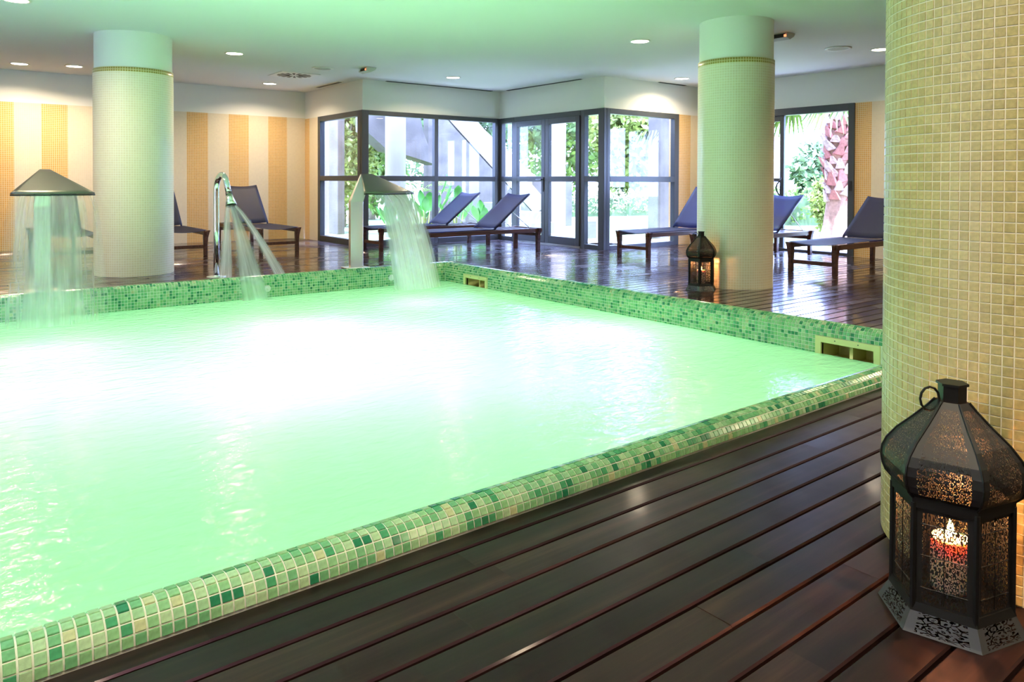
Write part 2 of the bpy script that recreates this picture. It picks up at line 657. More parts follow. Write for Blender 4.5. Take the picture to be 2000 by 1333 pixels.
# ---- return wall beside the first window
wr = wall_obj('wall_return', 'short return wall with a narrow ochre mosaic strip beside the first window')
panel(wr, 'a', A1, B2, B0, ZF, ZC, M['plaster'], +1, 'plaster_band')
panel(wr, 'a', A1 - 0.004, 13.0, B0, 0, ZF, M['orange_tile'], +1, 'tile_panel')
panel(wr, 'a', A1 - 0.004, B1, 13.0, 0, ZF, M['cream_tile'], +1, 'tile_panel')
# ---- plaster bands over the glazing
w2 = wall_obj('wall_back', 'white plaster band over the wide two pane window')
panel(w2, 'b', B2, A1 + 0.2, A3 + 0.2, ZF, ZC, M['plaster'], +1, 'plaster_band')
w3 = wall_obj('wall_door_side', 'white plaster band over the glazed double door')
panel(w3, 'a', A3, B4, B2, ZF, ZC, M['plaster'], +1, 'plaster_band')
w4 = wall_obj('wall_garden', 'white plaster band and ochre strip around the single tall garden window')
panel(w4, 'b', B4, A3 + 0.2, A5, ZF, ZC, M['plaster'], +1, 'plaster_band')
panel(w4, 'b', B4 - 0.004, A4, 10.146, 0, ZF, M['orange_tile'], +1, 'tile_panel')
panel(w4, 'b', B4 - 0.004, 10.146, A5, 0, ZF, M['cream_tile'], +1, 'tile_panel')
# ---- right wall with the sliding door
DR0, DR1 = 5.435, 7.55
w5 = wall_obj('wall_right', 'right hand wall with striped mosaic around the sliding garden door')
panel(w5, 'a', A5, -3.2, B4 + 0.2, ZF, ZC, M['plaster'], +1, 'plaster_band')
panel(w5, 'a', A5 - 0.004, DR1, B4 + 0.2, 0, ZF, M['cream_tile'], +1, 'tile_panel')
yb = DR0
k = 0
widths = [0.235] + [0.3435] * 25
for k, wd in enumerate(widths):
    panel(w5, 'a', A5 - 0.004, yb - wd, yb, 0, ZF, M['orange_tile'] if k % 2 == 0 else M['cream_tile'], +1, 'tile_panel')
    yb -= wd
# ---- walls behind the camera
wn_ = wall_obj('wall_near', 'cream wall behind the camera')
panel(wn_, 'b', -3.2, -4.2, A5 + 0.2, 0, ZC, M['cream_tile'], -1, 'tile_field')
wo = wall_obj('wall_far_left', 'cream wall at the hidden left end of the hall')
panel(wo, 'a', -4.2, -3.2, B0 + 0.2, 0, ZC, M['cream_tile'], -1, 'tile_field')


# ---- glazing -------------------------------------------------------
def glazing(name, label, ax, c, u0, u1, cells, bars, depth=0.07, cat='window', kind='structure'):
    """outer frame + panes; cells = list of (u0,u1,z0,z1) pane openings, bars = list of (u0,u1,z0,z1) members"""
    root = tag(empty(name), label, cat, kind=kind)
    for (p0, p1, z0, z1, nm) in bars:
        m = MB(ROT)
        d = depth if nm != 'door_leaf_stile' else depth + 0.0
        if ax == 'a':
            m.box(c - 0.02, c + d, p0, p1, z0, z1)
        else:
            m.box(p0, p1, c - 0.02, c + d, z0, z1)
        m.build(nm, M['frame'], root, bevel=0.004)
    for (p0, p1, z0, z1) in cells:
        m = MB(ROT)
        if ax == 'a':
            m.box(c + 0.022, c + 0.030, p0 - .006, p1 + .006, z0 - .006, z1 + .006)
        else:
            m.box(p0 - .006, p1 + .006, c + 0.022, c + 0.030, z0 - .006, z1 + .006)
        m.build('pane', M['glass'], root)
    return root


MZ0, MZ1 = 1.046, 1.134     # height of the transoms


def cells_bars(u0, u1, posts, zb, zt, z_bot=-0.1, z_top=ZF):
    """posts: list of (u,u) vertical members incl. both ends"""
    bars = [(p0, p1, z_bot, z_top, 'mullion') for p0, p1 in posts]
    cells = []
    for (a_, b_), (c_, d_) in zip(posts[:-1], posts[1:]):
        bars.append((b_, c_, z_bot, zb, 'bottom_rail'))
        bars.append((b_, c_, zt, z_top, 'top_rail'))
        bars.append((b_, c_, MZ0, MZ1, 'transom'))
        cells.append((b_, c_, zb, MZ0))
        cells.append((b_, c_, MZ1, zt))
    return cells, bars


c_, b_ = cells_bars(B2, B1, [(B2 + 0.0, B2 + 0.145), (12.50, B1)], 0.085, 2.09)
glazing('window_1', 'narrow fixed window beside the ochre return wall', 'a', A1, B2, B1, c_, b_)
c_, b_ = cells_bars(A1, A3, [(A1 - 0.02, 5.483), (6.718, 6.79), (7.992, A3 + 0.02)], 0.085, 2.105)
glazing('window_2', 'wide fixed window of two tall bays above the loungers', 'b', B2, A1, A3, c_, b_)
# door wall: side light, double door, side light
c_, b_ = cells_bars(B4, B2, [(B4 - 0.02, 8.319), (8.629, 8.723)], 0.065, 2.087)
c2, b2_ = cells_bars(B4, B2, [(10.429, 10.50), (10.80, B2)], 0.065, 2.087)
glazing('window_3', 'slim side light right of the glazed double door', 'a', A3, B4, 8.723, c_, b_)
glazing('window_4', 'slim side light left of the glazed double door', 'a', A3, 10.5, B2, c2, b2_)
dr = tag(empty('door_1'), 'glazed grey double door to the garden', 'door', kind='structure')
m = MB(ROT)
m.box(A3 - 0.02, A3 + 0.07, 8.723, 10.429, 2.10, ZF)
m.build('top_rail', M['frame'], dr, bevel=0.004)
m = MB(ROT)
m.box(A3 - 0.01, A3 + 0.06, 8.723, 10.429, -0.1, 0.018)
m.build('threshold', M['metal'], dr)
for (l0, l1) in ((8.727, 9.572), (9.576, 10.425)):
    leaf = empty('door_leaf')
    leaf.parent = dr
    s = 0.092
    for (p0, p1, z0, z1) in ((l0, l0 + s, 0.02, 2.097), (l1 - s, l1, 0.02, 2.097), (l0 + s, l1 - s, 0.02, 0.145), (l0 + s, l1 - s, 2.0, 2.097), (l0 + s, l1 - s, MZ0, MZ1)):
        m = MB(ROT)
        m.box(A3 - 0.035, A3 + 0.03, p0, p1, z0, z1)
        m.build('leaf_rail', M['frame'], leaf, bevel=0.004)
    for z0, z1 in ((0.145, MZ0), (MZ1, 2.0)):
        m = MB(ROT)
        m.box(A3 + 0.0, A3 + 0.008, l0 + s, l1 - s, z0, z1)
        m.build('pane', M['glass'], leaf)
m = MB(ROT)
m.box(A3 - 0.045, A3 - 0.035, 9.60, 9.63, 0.88, 1.12)
m.tube([(A3 - 0.035, 9.615, 1.08), (A3 - 0.085, 9.615, 1.08), (A3 - 0.085, 9.75, 1.075)], 0.009, 8)
m.build('door_handle', M['black'], dr)
c_, b_ = cells_bars(A3, A4, [(A3 + 0.02, 8.22), (9.725, A4)], 0.06, 2.095)
glazing('window_5', 'single tall garden window right of the door corner', 'b', B4, A3, A4, c_, b_)
# sliding door in the right wall
sd = tag(empty('door_2'), 'grey framed sliding door standing open towards the palm', 'door', kind='structure')
for (p0, p1, z0, z1, nm) in ((DR0, DR0 + 0.09, 0, ZF, 'jamb'), (DR1 - 0.09, DR1, 0, ZF, 'jamb'), (DR0 + 0.09, DR1 - 0.09, 2.075, ZF, 'head'), (DR0 + 0.09, DR1 - 0.09, -0.1, 0.035, 'track')):
    m = MB(ROT)
    m.box(A5 - 0.03, A5 + 0.10, p0, p1, z0, z1)
    m.build(nm, M['frame'], sd, bevel=0.004)
lf = empty('sliding_leaf')
lf.parent = sd
for (p0, p1, z0, z1) in ((6.56, 6.63, 0.036, 2.074), (7.385, 7.458, 0.036, 2.074), (6.63, 7.385, 0.036, 0.10), (6.63, 7.385, 1.99, 2.074), (6.63, 7.385, MZ0 + .01, MZ1 - .02)):
    m = MB(ROT)
    m.box(A5 - 0.0, A5 + 0.045, p0, p1, z0, z1)
    m.build('leaf_rail', M['frame'], lf, bevel=0.003)
for z0, z1 in ((0.10, MZ0 + .01), (MZ1 - .02, 1.99)):
    m = MB(ROT)
    m.box(A5 + 0.018, A5 + 0.026, 6.63, 7.385, z0, z1)
    m.build('pane', M['glass'], lf)
m = MB(ROT)
m.tube([(A5 - 0.0, 6.595, 1.12), (A5 - 0.03, 6.60, 1.08), (A5 - 0.05, 6.64, 1.02), (A5 - 0.055, 6.655, 0.96), (A5 - 0.05, 6.64, 0.90), (A5 - 0.03, 6.60, 0.84), (A5 - 0.0, 6.595, 0.80)], 0.012, 8)
m.build('pull_handle', M['black'], sd)
m = MB(ROT)
m.box(A5 - 0.045, A5 - 0.03, DR0 + 0.03, DR0 + 0.06, 0.93, 1.07)
m.build('lock_plate', M['black'], sd)

# ================================================================== POOL
PX0 = -3.2
pool = tag(empty('swimming_pool', (0, 0, 0)), 'pool basin with rounded green mosaic coping', 'pool', kind='structure')
m = MB()
zb = -1.35
m.box(PX0, X1, Y0 + 2 * RC, Y1, zb - 0.1, zb)
m.build('basin_floor', M['basin'], pool)
m = MB()
m.box(PX0, X1 + 0.02, Y0 + 0.005, Y0 + 2 * RC, zb, 0.0)
m.build('basin_wall', M['greengrout'], pool)
m = MB()
m.box(PX0, X1 + 0.02, Y1, Y1 + 2 * RC - 0.005, zb, 0.0)
m.build('basin_wall', M['greengrout'], pool)
m = MB()
m.box(PX0 - 0.14, PX0, Y0, Y1 + 2 * RC, zb, 0.0)
m.build('basin_wall', M['greengrout'], pool)
SK = [(2.354, 2.808), (6.72, 7.184)]           # skimmer spans along Y
SZ0, SZ1 = -0.215, -0.028
m = MB()
seg = [Y0 + 0.005, SK[0][0], SK[0][1], SK[1][0], SK[1][1], Y1 + 2 * RC]
for i in range(5):
    if i % 2 == 0:
        m.box(X1, X1 + 2 * RC - 0.005, seg[i], seg[i + 1], zb, 0.0)
    else:
        m.box(X1, X1 + 2 * RC - 0.005, seg[i], seg[i + 1], zb, SZ0 - 0.03)
        m.box(X1, X1 + 2 * RC - 0.005, seg[i], seg[i + 1], SZ1, 0.0)
m.build('basin_wall', M['greengrout'], pool)


def half_round(p0, p1, across):
    """half cylinder of grout from p0 to p1 (points on the axis at z=0)"""
    m = MB()
    p0, p1, ac = Vector(p0), Vector(p1), Vector(across)
    n = 16
    vs_, fs = [], []
    for q in (p0, p1):
        for k in range(n + 1):
            a = math.pi * k / n
            vs_.append(q - ac * math.cos(a) * (RC - 0.0035) + Vector((0, 0, math.sin(a) * (RC - 0.0035))))
    for k in range(n):
        fs.append((k, k + 1, n + 1 + k + 1, n + 1 + k))
    fs.append(tuple(range(n + 1)))
    fs.append(tuple(range(n + 1, 2 * n + 2)))
    m.add(vs_, fs)
    return m.build('coping_bed', M['greengrout'], pool, smooth=False)


half_round((PX0, Y0 + RC, 0), (X1 + 2 * RC, Y0 + RC, 0), (0, 1, 0))
half_round((PX0, Y1 + RC, 0), (X1 + 2 * RC, Y1 + RC, 0), (0, -1, 0))
half_round((X1 + RC, Y0, 0), (X1 + RC, Y1 + 2 * RC, 0), (-1, 0, 0))

TS, TB, TH = TP - 0.0046, 0.0009, 0.0035       # tile size, bevel, thickness


def tile_geo(s=TS, h=TH):
    a, b = s / 2, s / 2 - TB
    v = [(-a, -a, -0.002), (a, -a, -0.002), (a, a, -0.002), (-a, a, -0.002),
         (-a, -a, h - TB), (a, -a, h - TB), (a, a, h - TB), (-a, a, h - TB),
         (-b, -b, h), (b, -b, h), (b, b, h), (-b, b, h)]
    f = [(8, 9, 10, 11)] + [(i, (i + 1) % 4, 4 + (i + 1) % 4, 4 + i) for i in range(4)] + [(4 + i, 4 + (i + 1) % 4, 8 + (i + 1) % 4, 8 + i) for i in range(4)]
    return v, f


TV, TF = tile_geo()


def tile_meshes(name, mats, v, f):
    out = []
    for mt in mats:
        me = bpy.data.meshes.new(name)
        me.from_pydata(v, [], f)
        me.materials.append(mt)
        out.append(me)
    return out


GT = tile_meshes('green_tile', M['greens'], TV, TF)


def pick_green():
    return random.choices(range(len(GREENS)), GWEIGHT)[0]


def frame_mx(o, x, y, z):
    return Matrix(((x.x, y.x, z.x, o.x), (x.y, y.y, z.y, o.y), (x.z, y.z, z.z, o.z), (0, 0, 0, 1)))


NROW = 8
TA = math.pi / NROW


def coping_tile(axis_pt, along, across, row):
    """frame of tile `row` on the half round; row 0 at the `-across` side"""
    a = TA * (row + 0.5)
    nrm = (-across * math.cos(a) + Vector((0, 0, 1)) * math.sin(a)).normalized()
    o = axis_pt + nrm * (RC - 0.0035)
    return frame_mx(o, along, nrm.cross(along), nrm)


# near coping: the tiles that show largest are parts of their own
rest = MB()
EX, EY, EZ = Vector((1, 0, 0)), Vector((0, 1, 0)), Vector((0, 0, 1))
nx = int((X1 + RC - (-0.35)) / TP)
cnt = 0
for i in range(nx):
    x = -0.35 + (i + 0.5) * TP
    for row in range(NROW):
        mx = coping_tile(Vector((x, Y0 + RC, 0)), EX, EY, row)
        g_ = pick_green()
        if 0.16 < x < 1.82 and row < 5 and cnt < 300:
            o = link_mesh('tile', GT[g_], pool, (0, 0, 0))
            o.matrix_local = mx
            cnt += 1
        else:
            rest.add(TV, TF, g_, mx=mx)
tag(rest.build('coping_tiles', M['greens'], pool), kind='stuff')
# far and right copings with the inner walls
rest = MB()
ny = int((Y1 - Y0 - RC) / TP)
for i in range(ny + 2):
    y = Y1 + RC - (i + 0.5) * TP
    for row in range(1, NROW):
        rest.add(TV, TF, pick_green(), mx=coping_tile(Vector((X1 + RC, y, 0)), -EY, EX, row - 1))
    for k in range(9):
        z = -TP * (k + 0.5)
        if any(s0 - 0.006 < y < s1 + 0.006 for s0, s1 in SK) and z < SZ1 + 0.012:
            continue
        rest.add(TV, TF, pick_green(), mx=frame_mx(Vector((X1, y, z)), -EY, EZ, -EX))
tag(rest.build('right_wall_tiles', M['greens'], pool), kind='stuff')
rest = MB()
nx = int((X1 + RC + 0.4) / TP)
for i in range(nx):
    x = X1 + RC - (i + 0.5) * TP
    for row in range(0, NROW - 1):
        rest.add(TV, TF, pick_green(), mx=coping_tile(Vector((x, Y1 + RC, 0)), EX, EY, row))
    if x < X1:
        for k in range(9):
            rest.add(TV, TF, pick_green(), mx=frame_mx(Vector((x, Y1, -TP * (k + 0.5))), EX, EZ, -EY))
tag(rest.build('far_wall_tiles', M['greens'], pool), kind='stuff')

# skimmers
def skimmer(y0, y1, label):
    root = tag(empty('pool_skimmer', (X1, (y0 + y1) / 2, SZ0)), label, 'skimmer', 'wall skimmers on the right pool wall')
    L = Vector((X1, (y0 + y1) / 2, SZ0))
    t = 0.041
    m = MB()
    pts_o = [(y0, SZ0), (y1, SZ0), (y1, SZ1), (y0, SZ1)]
    pts_i = [(y0 + t, SZ0 + t * .6), (y1 - t, SZ0 + t * .6), (y1 - t, SZ1 - t), (y0 + t, SZ1 - t)]
    xf, xb = X1 - 0.012, X1 + 0.006
    v = [(xf, *p) for p in pts_o] + [(xf, *p) for p in pts_i] + [(xb, *p) for p in pts_o] + [(xb + .02, *p) for p in pts_i]
    f = []
    for i in range(4):
        j = (i + 1) % 4
        f += [(i, j, 4 + j, 4 + i), (i, j, 8 + j, 8 + i), (4 + i, 4 + j, 12 + j, 12 + i)]
    m.add([Vector(p) - L for p in v], f)
    m.build('frame', M['skimmer'], root)
    m = MB()
    (a0, a1, c0, c1) = (y0 + t, y1 - t, SZ0 + t * .6, SZ1 - t)
    xd = X1 + 0.24
    v = [(xb, a0, c0), (xb, a1, c0), (xb, a1, c1), (xb, a0, c1), (xd, a0, c0), (xd, a1, c0), (xd, a1, c1), (xd, a0, c1)]
    f = [(4, 5, 6, 7), (0, 1, 5, 4), (1, 2, 6, 5), (2, 3, 7, 6), (3, 0, 4, 7)]
    m.add([Vector(p) - L for p in v], f)
    m.build('throat', M['skimdark'], root)
    m = MB()
    ym = (a0 + a1) / 2
    m.add([Vector(p) - L for p in [(xb + .05, ym - .012, c0), (xb + .05, ym + .012, c0), (xb + .05, ym + .012, c1), (xb + .05, ym - .012, c1),
                                   (xd, ym - .012, c0), (xd, ym + .012, c0), (xd, ym + .012, c1), (xd, ym - .012, c1)]],
          [(0, 1, 2, 3), (0, 3, 7, 4), (1, 2, 6, 5), (4, 5, 6, 7)])
    m.build('divider', M['skimdark'], root)
    for q in (0.32, 0.68):
        m = MB()
        yy = y0 + (y1 - y0) * q - L.y
        m.tube([(-0.0125, yy, SZ1 - 0.018 - L.z), (-0.0150, yy, SZ1 - 0.018 - L.z)], 0.004, 8)
        m.build('screw', M['black'], root)
    return root


skimmer(*SK[0], 'cream plastic skimmer opening in the pool wall nearest the big column')
skimmer(*SK[1], 'cream plastic skimmer opening near the far pool corner')


def nozzle(x, z, label):
    root = tag(empty('pool_inlet', (x, Y1 - 0.006, z)), label, 'inlet', 'white inlet nozzles on the far pool wall')
    rx = Matrix.Rotation(math.pi / 2, 4, 'X')
    m = MB()
    m.lathe([(0.0, 0.010), (0.020, 0.010), (0.034, 0.004), (0.036, 0.0)], 20, mx=rx)
    m.build('flange', M['whiteplastic'], root, smooth=True)
    m = MB()
    m.lathe([(0.0, 0.026), (0.009, 0.026), (0.012, 0.010)], 16, mx=rx)
    m.build('spout', M['whiteplastic'], root, smooth=True)


nozzle(2.763, -0.062, 'round white inlet nozzle below the bent chrome spout')
nozzle(4.200, -0.062, 'round white inlet nozzle beside the falling sheet of the cascade')
nozzle(1.076, -0.062, 'round white inlet nozzle behind the leftmost water curtain')

# water
m = MB()
m.add([(PX0, Y0 + 2 * RC - .02, ZW), (X1 + 0.235, Y0 + 2 * RC - .02, ZW), (X1 + 0.235, Y1 + .02, ZW), (PX0, Y1 + .02, ZW)], [(0, 1, 2, 3)])
m = MB()
m.add([(PX0, Y0 + 2 * RC - .01, ZW), (X1 + 0.004, Y0 + 2 * RC - .01, ZW), (X1 + 0.004, Y1 + .004, ZW), (PX0, Y1 + .004, ZW)], [(0, 1, 2, 3)])
tag(m.build('pool_water', M['water']), 'glowing milky green water filling the pool', 'water', kind='stuff')

# underwater lamps (in the basin, below the milky surface)
def pool_lamp(x, y, z, power, label, size=0.25, color=(0.92, 1.0, 0.91)):
    root = tag(empty('pool_lamp', (x, y, zb)), label, 'lamp', 'underwater lamps', kind='structure')
    m = MB()
    m.lathe([(0.0, 0.02), (0.11, 0.02), (0.13, 0.0)], 20)
    m.build('lens', M['poollamp'], root)
    ld = bpy.data.lights.new('pool_lamp_light', 'POINT')
    ld.energy = power
    ld.color = color
    ld.shadow_soft_size = size
    lo = bpy.data.objects.new('pool_lamp_light', ld)
    col.objects.link(lo)
    lo.parent = root
    lo.location = (0, 0, z - zb)


HOT = [(0.63, 6.05, -0.60, 11), (2.45, 5.80, -0.60, 17), (3.86, 6.35, -0.55, 8), (4.20, 4.25, -0.55, 14),
       (1.70, 4.3, -0.95, 24), (2.9, 3.4, -0.90, 8), (0.4, 5.0, -0.85, 16), (-1.6, 4.9, -0.9, 17), (2.6, 4.9, -0.85, 21)]
for i, (x, y, z, e) in enumerate(HOT):
    pool_lamp(x, y, z, e, 'underwater lamp on the pool floor hidden below the milky surface')

# ================================================================== DECK
floor = tag(empty('floor'), 'dark wet timber deck of long narrow boards around the pool', 'floor', kind='structure')
PW, GAP, PT = 0.1165, 0.0085, 0.024
XA, XB = -1.6, A5 + 0.02


def plank_mesh(length, width):
    """board with eased long edges, origin at its left end, top at z=0"""
    w, e = width / 2, 0.0045
    prof = [(-w, -PT), (w, -PT), (w, -e), (w - e, 0.0), (-w + e, 0.0), (-w, -e)]
    n = len(prof)
    v = [(0.0, p[0], p[1]) for p in prof] + [(length, p[0], p[1]) for p in prof]
    f = [tuple(range(n))[::-1], tuple(range(n, 2 * n))] + [(i, (i + 1) % n, n + (i + 1) % n, n + i) for i in range(n)]
    return v, f


rows = []
y = Y0 - 0.002
first = True
pl = []                       # (x0, x1, yc, width)
COLS = [((2.49, 0.76), 0.38), ((1.867, 9.286), 0.408), ((6.511, 4.596), 0.3755)]


def split_row(x0, x1, yc, w, seed):
    r = random.Random(seed)
    x = x0 - r.random() * 1.6
    while x < x1:
        L = r.choice((1.25, 1.55, 1.85, 2.1))
        a, b = max(x, x0), min(x + L, x1)
        if b - a > 0.05:
            pl.append((a, b - 0.003, yc, w))
        x += L


# near strip (in front of the pool)
y = Y0 - 0.003
w = 0.074
ri = 0
while y > -1.1:
    split_row(XA, XB, y - w / 2, w, 1000 + ri)
    y -= w + GAP
    w = PW - GAP
    ri += 1
# right strip beside the pool
y = Y0 + 0.003
while y < Y1 + 2 * RC:
    split_row(X1 + 2 * RC + 0.004, XB, y + w / 2, w, 2000 + ri)
    y += w + GAP
    ri += 1
# strip behind the pool, up to the walls
while y < B0:
    xe = XB if y < B4 - 0.1 else (A3 if y < B2 - 0.1 else A1)
    split_row(XA + 0.6, xe + 0.02, y + w / 2, w, 3000 + ri)
    y += w + GAP
    ri += 1


def plank_size(p):
    cx_ = min(max(p[0], 0.3), p[1])
    d = math.hypot((p[0] + p[1]) / 2, p[2]) + 0.3
    vis = 1.0
    # boards outside the picture count last
    c = Vector(((p[0] + p[1]) / 2, p[2], 0)) - EYE
    inview = False
    for q in (p[0], (p[0] + p[1]) / 2, p[1]):
        c = Vector((q, p[2], 0)) - EYE
        dz = c.dot(FWD)
        if dz > 0.2:
            px, py = 1000 + 1460 * c.dot(RIGHT) / dz, 376.7 + 1460 * c.dot(DOWN) / dz
            if -60 < px < 2060 and py < 1400:
                inview = True
    return (p[1] - p[0]) / d ** 3 * (1.0 if inview else 1e-4)


pl.sort(key=plank_size, reverse=True)
cache = {}
rest = MB()
for i, (x0, x1, yc, w) in enumerate(pl):
    if i < 298:
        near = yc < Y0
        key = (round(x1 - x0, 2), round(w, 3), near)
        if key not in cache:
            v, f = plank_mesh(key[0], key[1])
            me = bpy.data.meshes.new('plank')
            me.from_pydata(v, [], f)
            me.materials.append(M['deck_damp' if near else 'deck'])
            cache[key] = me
        link_mesh('plank', cache[key], floor, (x0, yc, random.uniform(-0.0012, 0.0)))
    else:
        v, f = plank_mesh(x1 - x0, w)
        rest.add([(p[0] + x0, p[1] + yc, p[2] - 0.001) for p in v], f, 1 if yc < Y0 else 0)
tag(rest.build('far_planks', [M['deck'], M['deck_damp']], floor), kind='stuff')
m = MB()
m.box(-4.2, 10.6, -3.3, Y0 + 0.004, -0.12, -PT - 0.002)
m.box(X1 + 2 * RC - 0.004, 10.6, Y0, Y1 + 2 * RC, -0.40, -0.29)
m.box(-4.2, A1 + 0.1, Y1 + 2 * RC - 0.004, B0, -0.12, -PT - 0.002)
m.box(A1 + 0.1, A3 + 0.2, Y1 + 2 * RC - 0.004, B2, -0.12, -PT - 0.002)
m.box(A3 + 0.2, 10.6, Y1 + 2 * RC - 0.004, B4, -0.12, -PT - 0.002)
m.box(X1 + 2 * RC + 0.20, 10.6, Y0, Y1 + 2 * RC, -0.12, -PT - 0.002)
m.build('subfloor', M['underdeck'], floor)
# boards off to the sides, out of sight
m = MB()
m.box(-4.2, XA, -3.2, Y0, -PT, 0.0)
m.box(XA, A5, -3.2, -1.12, -PT, 0.0)
m.box(-4.2, XA + 0.6, Y1 + 2 * RC, B0, -PT, 0.0)
m.build('outer_boards', M['deck'], floor)


# ================================================================== COLUMNS
def column(cx_, cy_, r, zband, label, tiles=False):
    root = tag(empty('column', (cx_, cy_, 0)), label, 'column', kind='structure')
    seg = 72
    m = MB()
    m.lathe([(r - 0.012, zband + 0.05), (r - 0.012, ZC)], seg)
    m.build('plaster_shaft', M['plaster'], root, smooth=True)
    m = MB()
    m.lathe([(r, zband), (r, zband + 0.052), (r - 0.013, zband + 0.052)], seg, uv=True)
    m.build('ochre_band', M['band_tile'], root, smooth=True)
    if not tiles:
        m = MB()
        m.lathe([(r, 0.0), (r, zband)], seg, uv=True)
        m.build('mosaic_shaft', M['col_tile'], root, smooth=True)
        return root
    m = MB()
    m.lathe([(r - 0.0020, 0.0), (r - 0.0020, zband)], 96)
    m.build('grout_shaft', M['grout'], root, smooth=True)
    # individual tiles
    nphi = round(2 * math.pi * r / 0.0258)
    pc = 2 * math.pi * r / nphi
    sz = pc - 0.0030
    v, f = tile_geo(sz, 0.0016)
    TM = tile_meshes('beige_tile', M['warm_lit_beiges'], v, f)
    front = math.atan2(-cy_, -cx_)
    rest = MB()
    nz_ = int(zband / pc)
    cnt = 0
    off = math.radians(2)
    for k in range(nphi):
        a = front - 0.12 - k * (2 * math.pi / nphi)       # from the camera's right edge round to the left
        nrm = Vector((math.cos(a), math.sin(a), 0))
        along = Vector((-nrm.y, nrm.x, 0))
        for j in range(nz_):
            z = (j + 0.5) * pc + 0.001
            jit = Matrix.Rotation(random.uniform(-0.008, 0.008), 4, 'Z') @ Matrix.Rotation(random.uniform(-0.004, 0.004), 4, 'X')
            mx = frame_mx(nrm * (r - 0.0016) + Vector((0, 0, z)), along, EZ, nrm) @ jit
            g_ = random.randrange(3)
            if 0 < k < 16 and 0.62 < z < 1.19 and cnt < 300:
                o = link_mesh('tile', TM[g_], root, (0, 0, 0))
                o.matrix_local = mx
                cnt += 1
            else:
                rest.add(v, f, g_, mx=mx)
    tag(rest.build('mosaic_tiles', M['warm_lit_beiges'], root), kind='stuff')
    return root


column(2.49, 0.76, 0.38, 2.215, 'big round mosaic column in the right foreground', True)
column(1.867, 9.286, 0.408, 2.22, 'round mosaic column with ochre band left of the bent spout')
column(6.511, 4.596, 0.3755, 2.215, 'round mosaic column with ochre band behind the small lantern')


# ================================================================== CEILING FITTINGS
def downlight(x, y, label, power=16.0, seen=True):
    root = tag(empty('downlight', (x, y, ZC)), label, 'ceiling light', 'round recessed downlights')
    m = MB()
    m.lathe([(0.098, 0.0), (0.118, 0.0), (0.120, -0.006), (0.112, -0.012), (0.098, -0.008)], 32)
    m.build('trim_ring', M['whiteplastic'], root, smooth=True)
    m = MB()
    m.lathe([(0.0, -0.006), (0.099, -0.006)], 32)
    m.build('diffuser', M['lamp'], root)
    ld = bpy.data.lights.new('downlight_beam', 'AREA')
    ld.shape = 'DISK'
    ld.size = 0.19
    ld.energy = power
    ld.color = (1.0, 0.80, 0.55)
    ld.spread = math.radians(150)
    lo = bpy.data.objects.new('downlight_beam', ld)
    col.objects.link(lo)
    lo.parent = root
    lo.location = (0, 0, -0.02)
    return root


downlight(1.052, 12.429, 'leftmost round downlight over the striped wall')
downlight(1.685, 12.207, 'round downlight just left of the left mosaic column')
downlight(3.111, 9.671, 'round downlight right of the left mosaic column')
downlight(4.533, 12.297, 'round downlight in front of the corner by the square vent')
downlight(6.481, 9.735, 'round downlight above the two slate loungers')
downlight(6.468, 5.860, 'round downlight just left of the right mosaic column')
downlight(9.303, 7.553, 'round downlight near the garden window corner')
downlight(9.116, 4.382, 'round downlight beside the top of the big near column')
downlight(0.66, 8.05, 'bright round light cut off by the top left corner')
for (x, y) in ((3.2, -0.9), (0.6, 0.2), (5.4, 0.6), (-1.6, 1.2), (8.2, 1.4), (-1.2, 10.4), (8.0, -1.5)):
    downlight(x, y, 'round downlight of the near hall outside the picture', 21.0)


def speaker(x, y, label):
    root = tag(empty('ceiling_speaker', (x, y, ZC)), label, 'speaker', 'round ceiling speakers')
    m = MB()
    m.lathe([(0.118, 0.0), (0.15, 0.0), (0.150, -0.010), (0.142, -0.014), (0.118, -0.010)], 32)
    m.build('rim', M['whiteplastic'], root, smooth=True)
    m = MB()
    m.lathe([(0.0, -0.008), (0.119, -0.008)], 32)
    m.build('grille', simple('speaker_grille', (0.55, 0.54, 0.48), 0.7), root)


speaker(4.504, 10.136, 'round ceiling speaker behind the square vent')
speaker(8.654, 4.669, 'round ceiling speaker between the right and big columns')

root = tag(empty('square_vent', (4.45, 11.05, ZC), -DW), 'square ceiling air vent with radial slots', 'vent')
m = MB()
m.box(-0.30, 0.30, -0.30, 0.30, -0.012, 0.0)
m.build('plate', M['whiteplastic'], root, bevel=0.004)
for k in range(16):
    a = 2 * math.pi * k / 16
    m = MB()
    c, s = math.cos(a), math.sin(a)
    R_ = Matrix.Rotation(a, 4, 'Z')
    m.prism([(0.07, -0.008), (0.25, -0.022), (0.25, 0.022), (0.07, 0.008)], -0.0150, -0.0125, 'xy', mx=R_)
    m.build('slot', M['black'], root)


def slot(a0, b0, a1, b1, w, mat, label):
    p, q = wp(a0, b0), wp(a1, b1)
    d = q - p
    root = tag(empty('linear_vent', (p.x, p.y, ZC), math.atan2(d.y, d.x)), label, 'vent')
    m = MB()
    m.box(0, d.length, -w / 2, w / 2, -0.006, 0.0)
    m.build('flange', mat, root)
    m = MB()
    m.box(0.02, d.length - 0.02, -w * .3, w * .3, -0.010, -0.0062)
    m.build('blade', M['black'] if mat is not M['skimmer'] else mat, root)


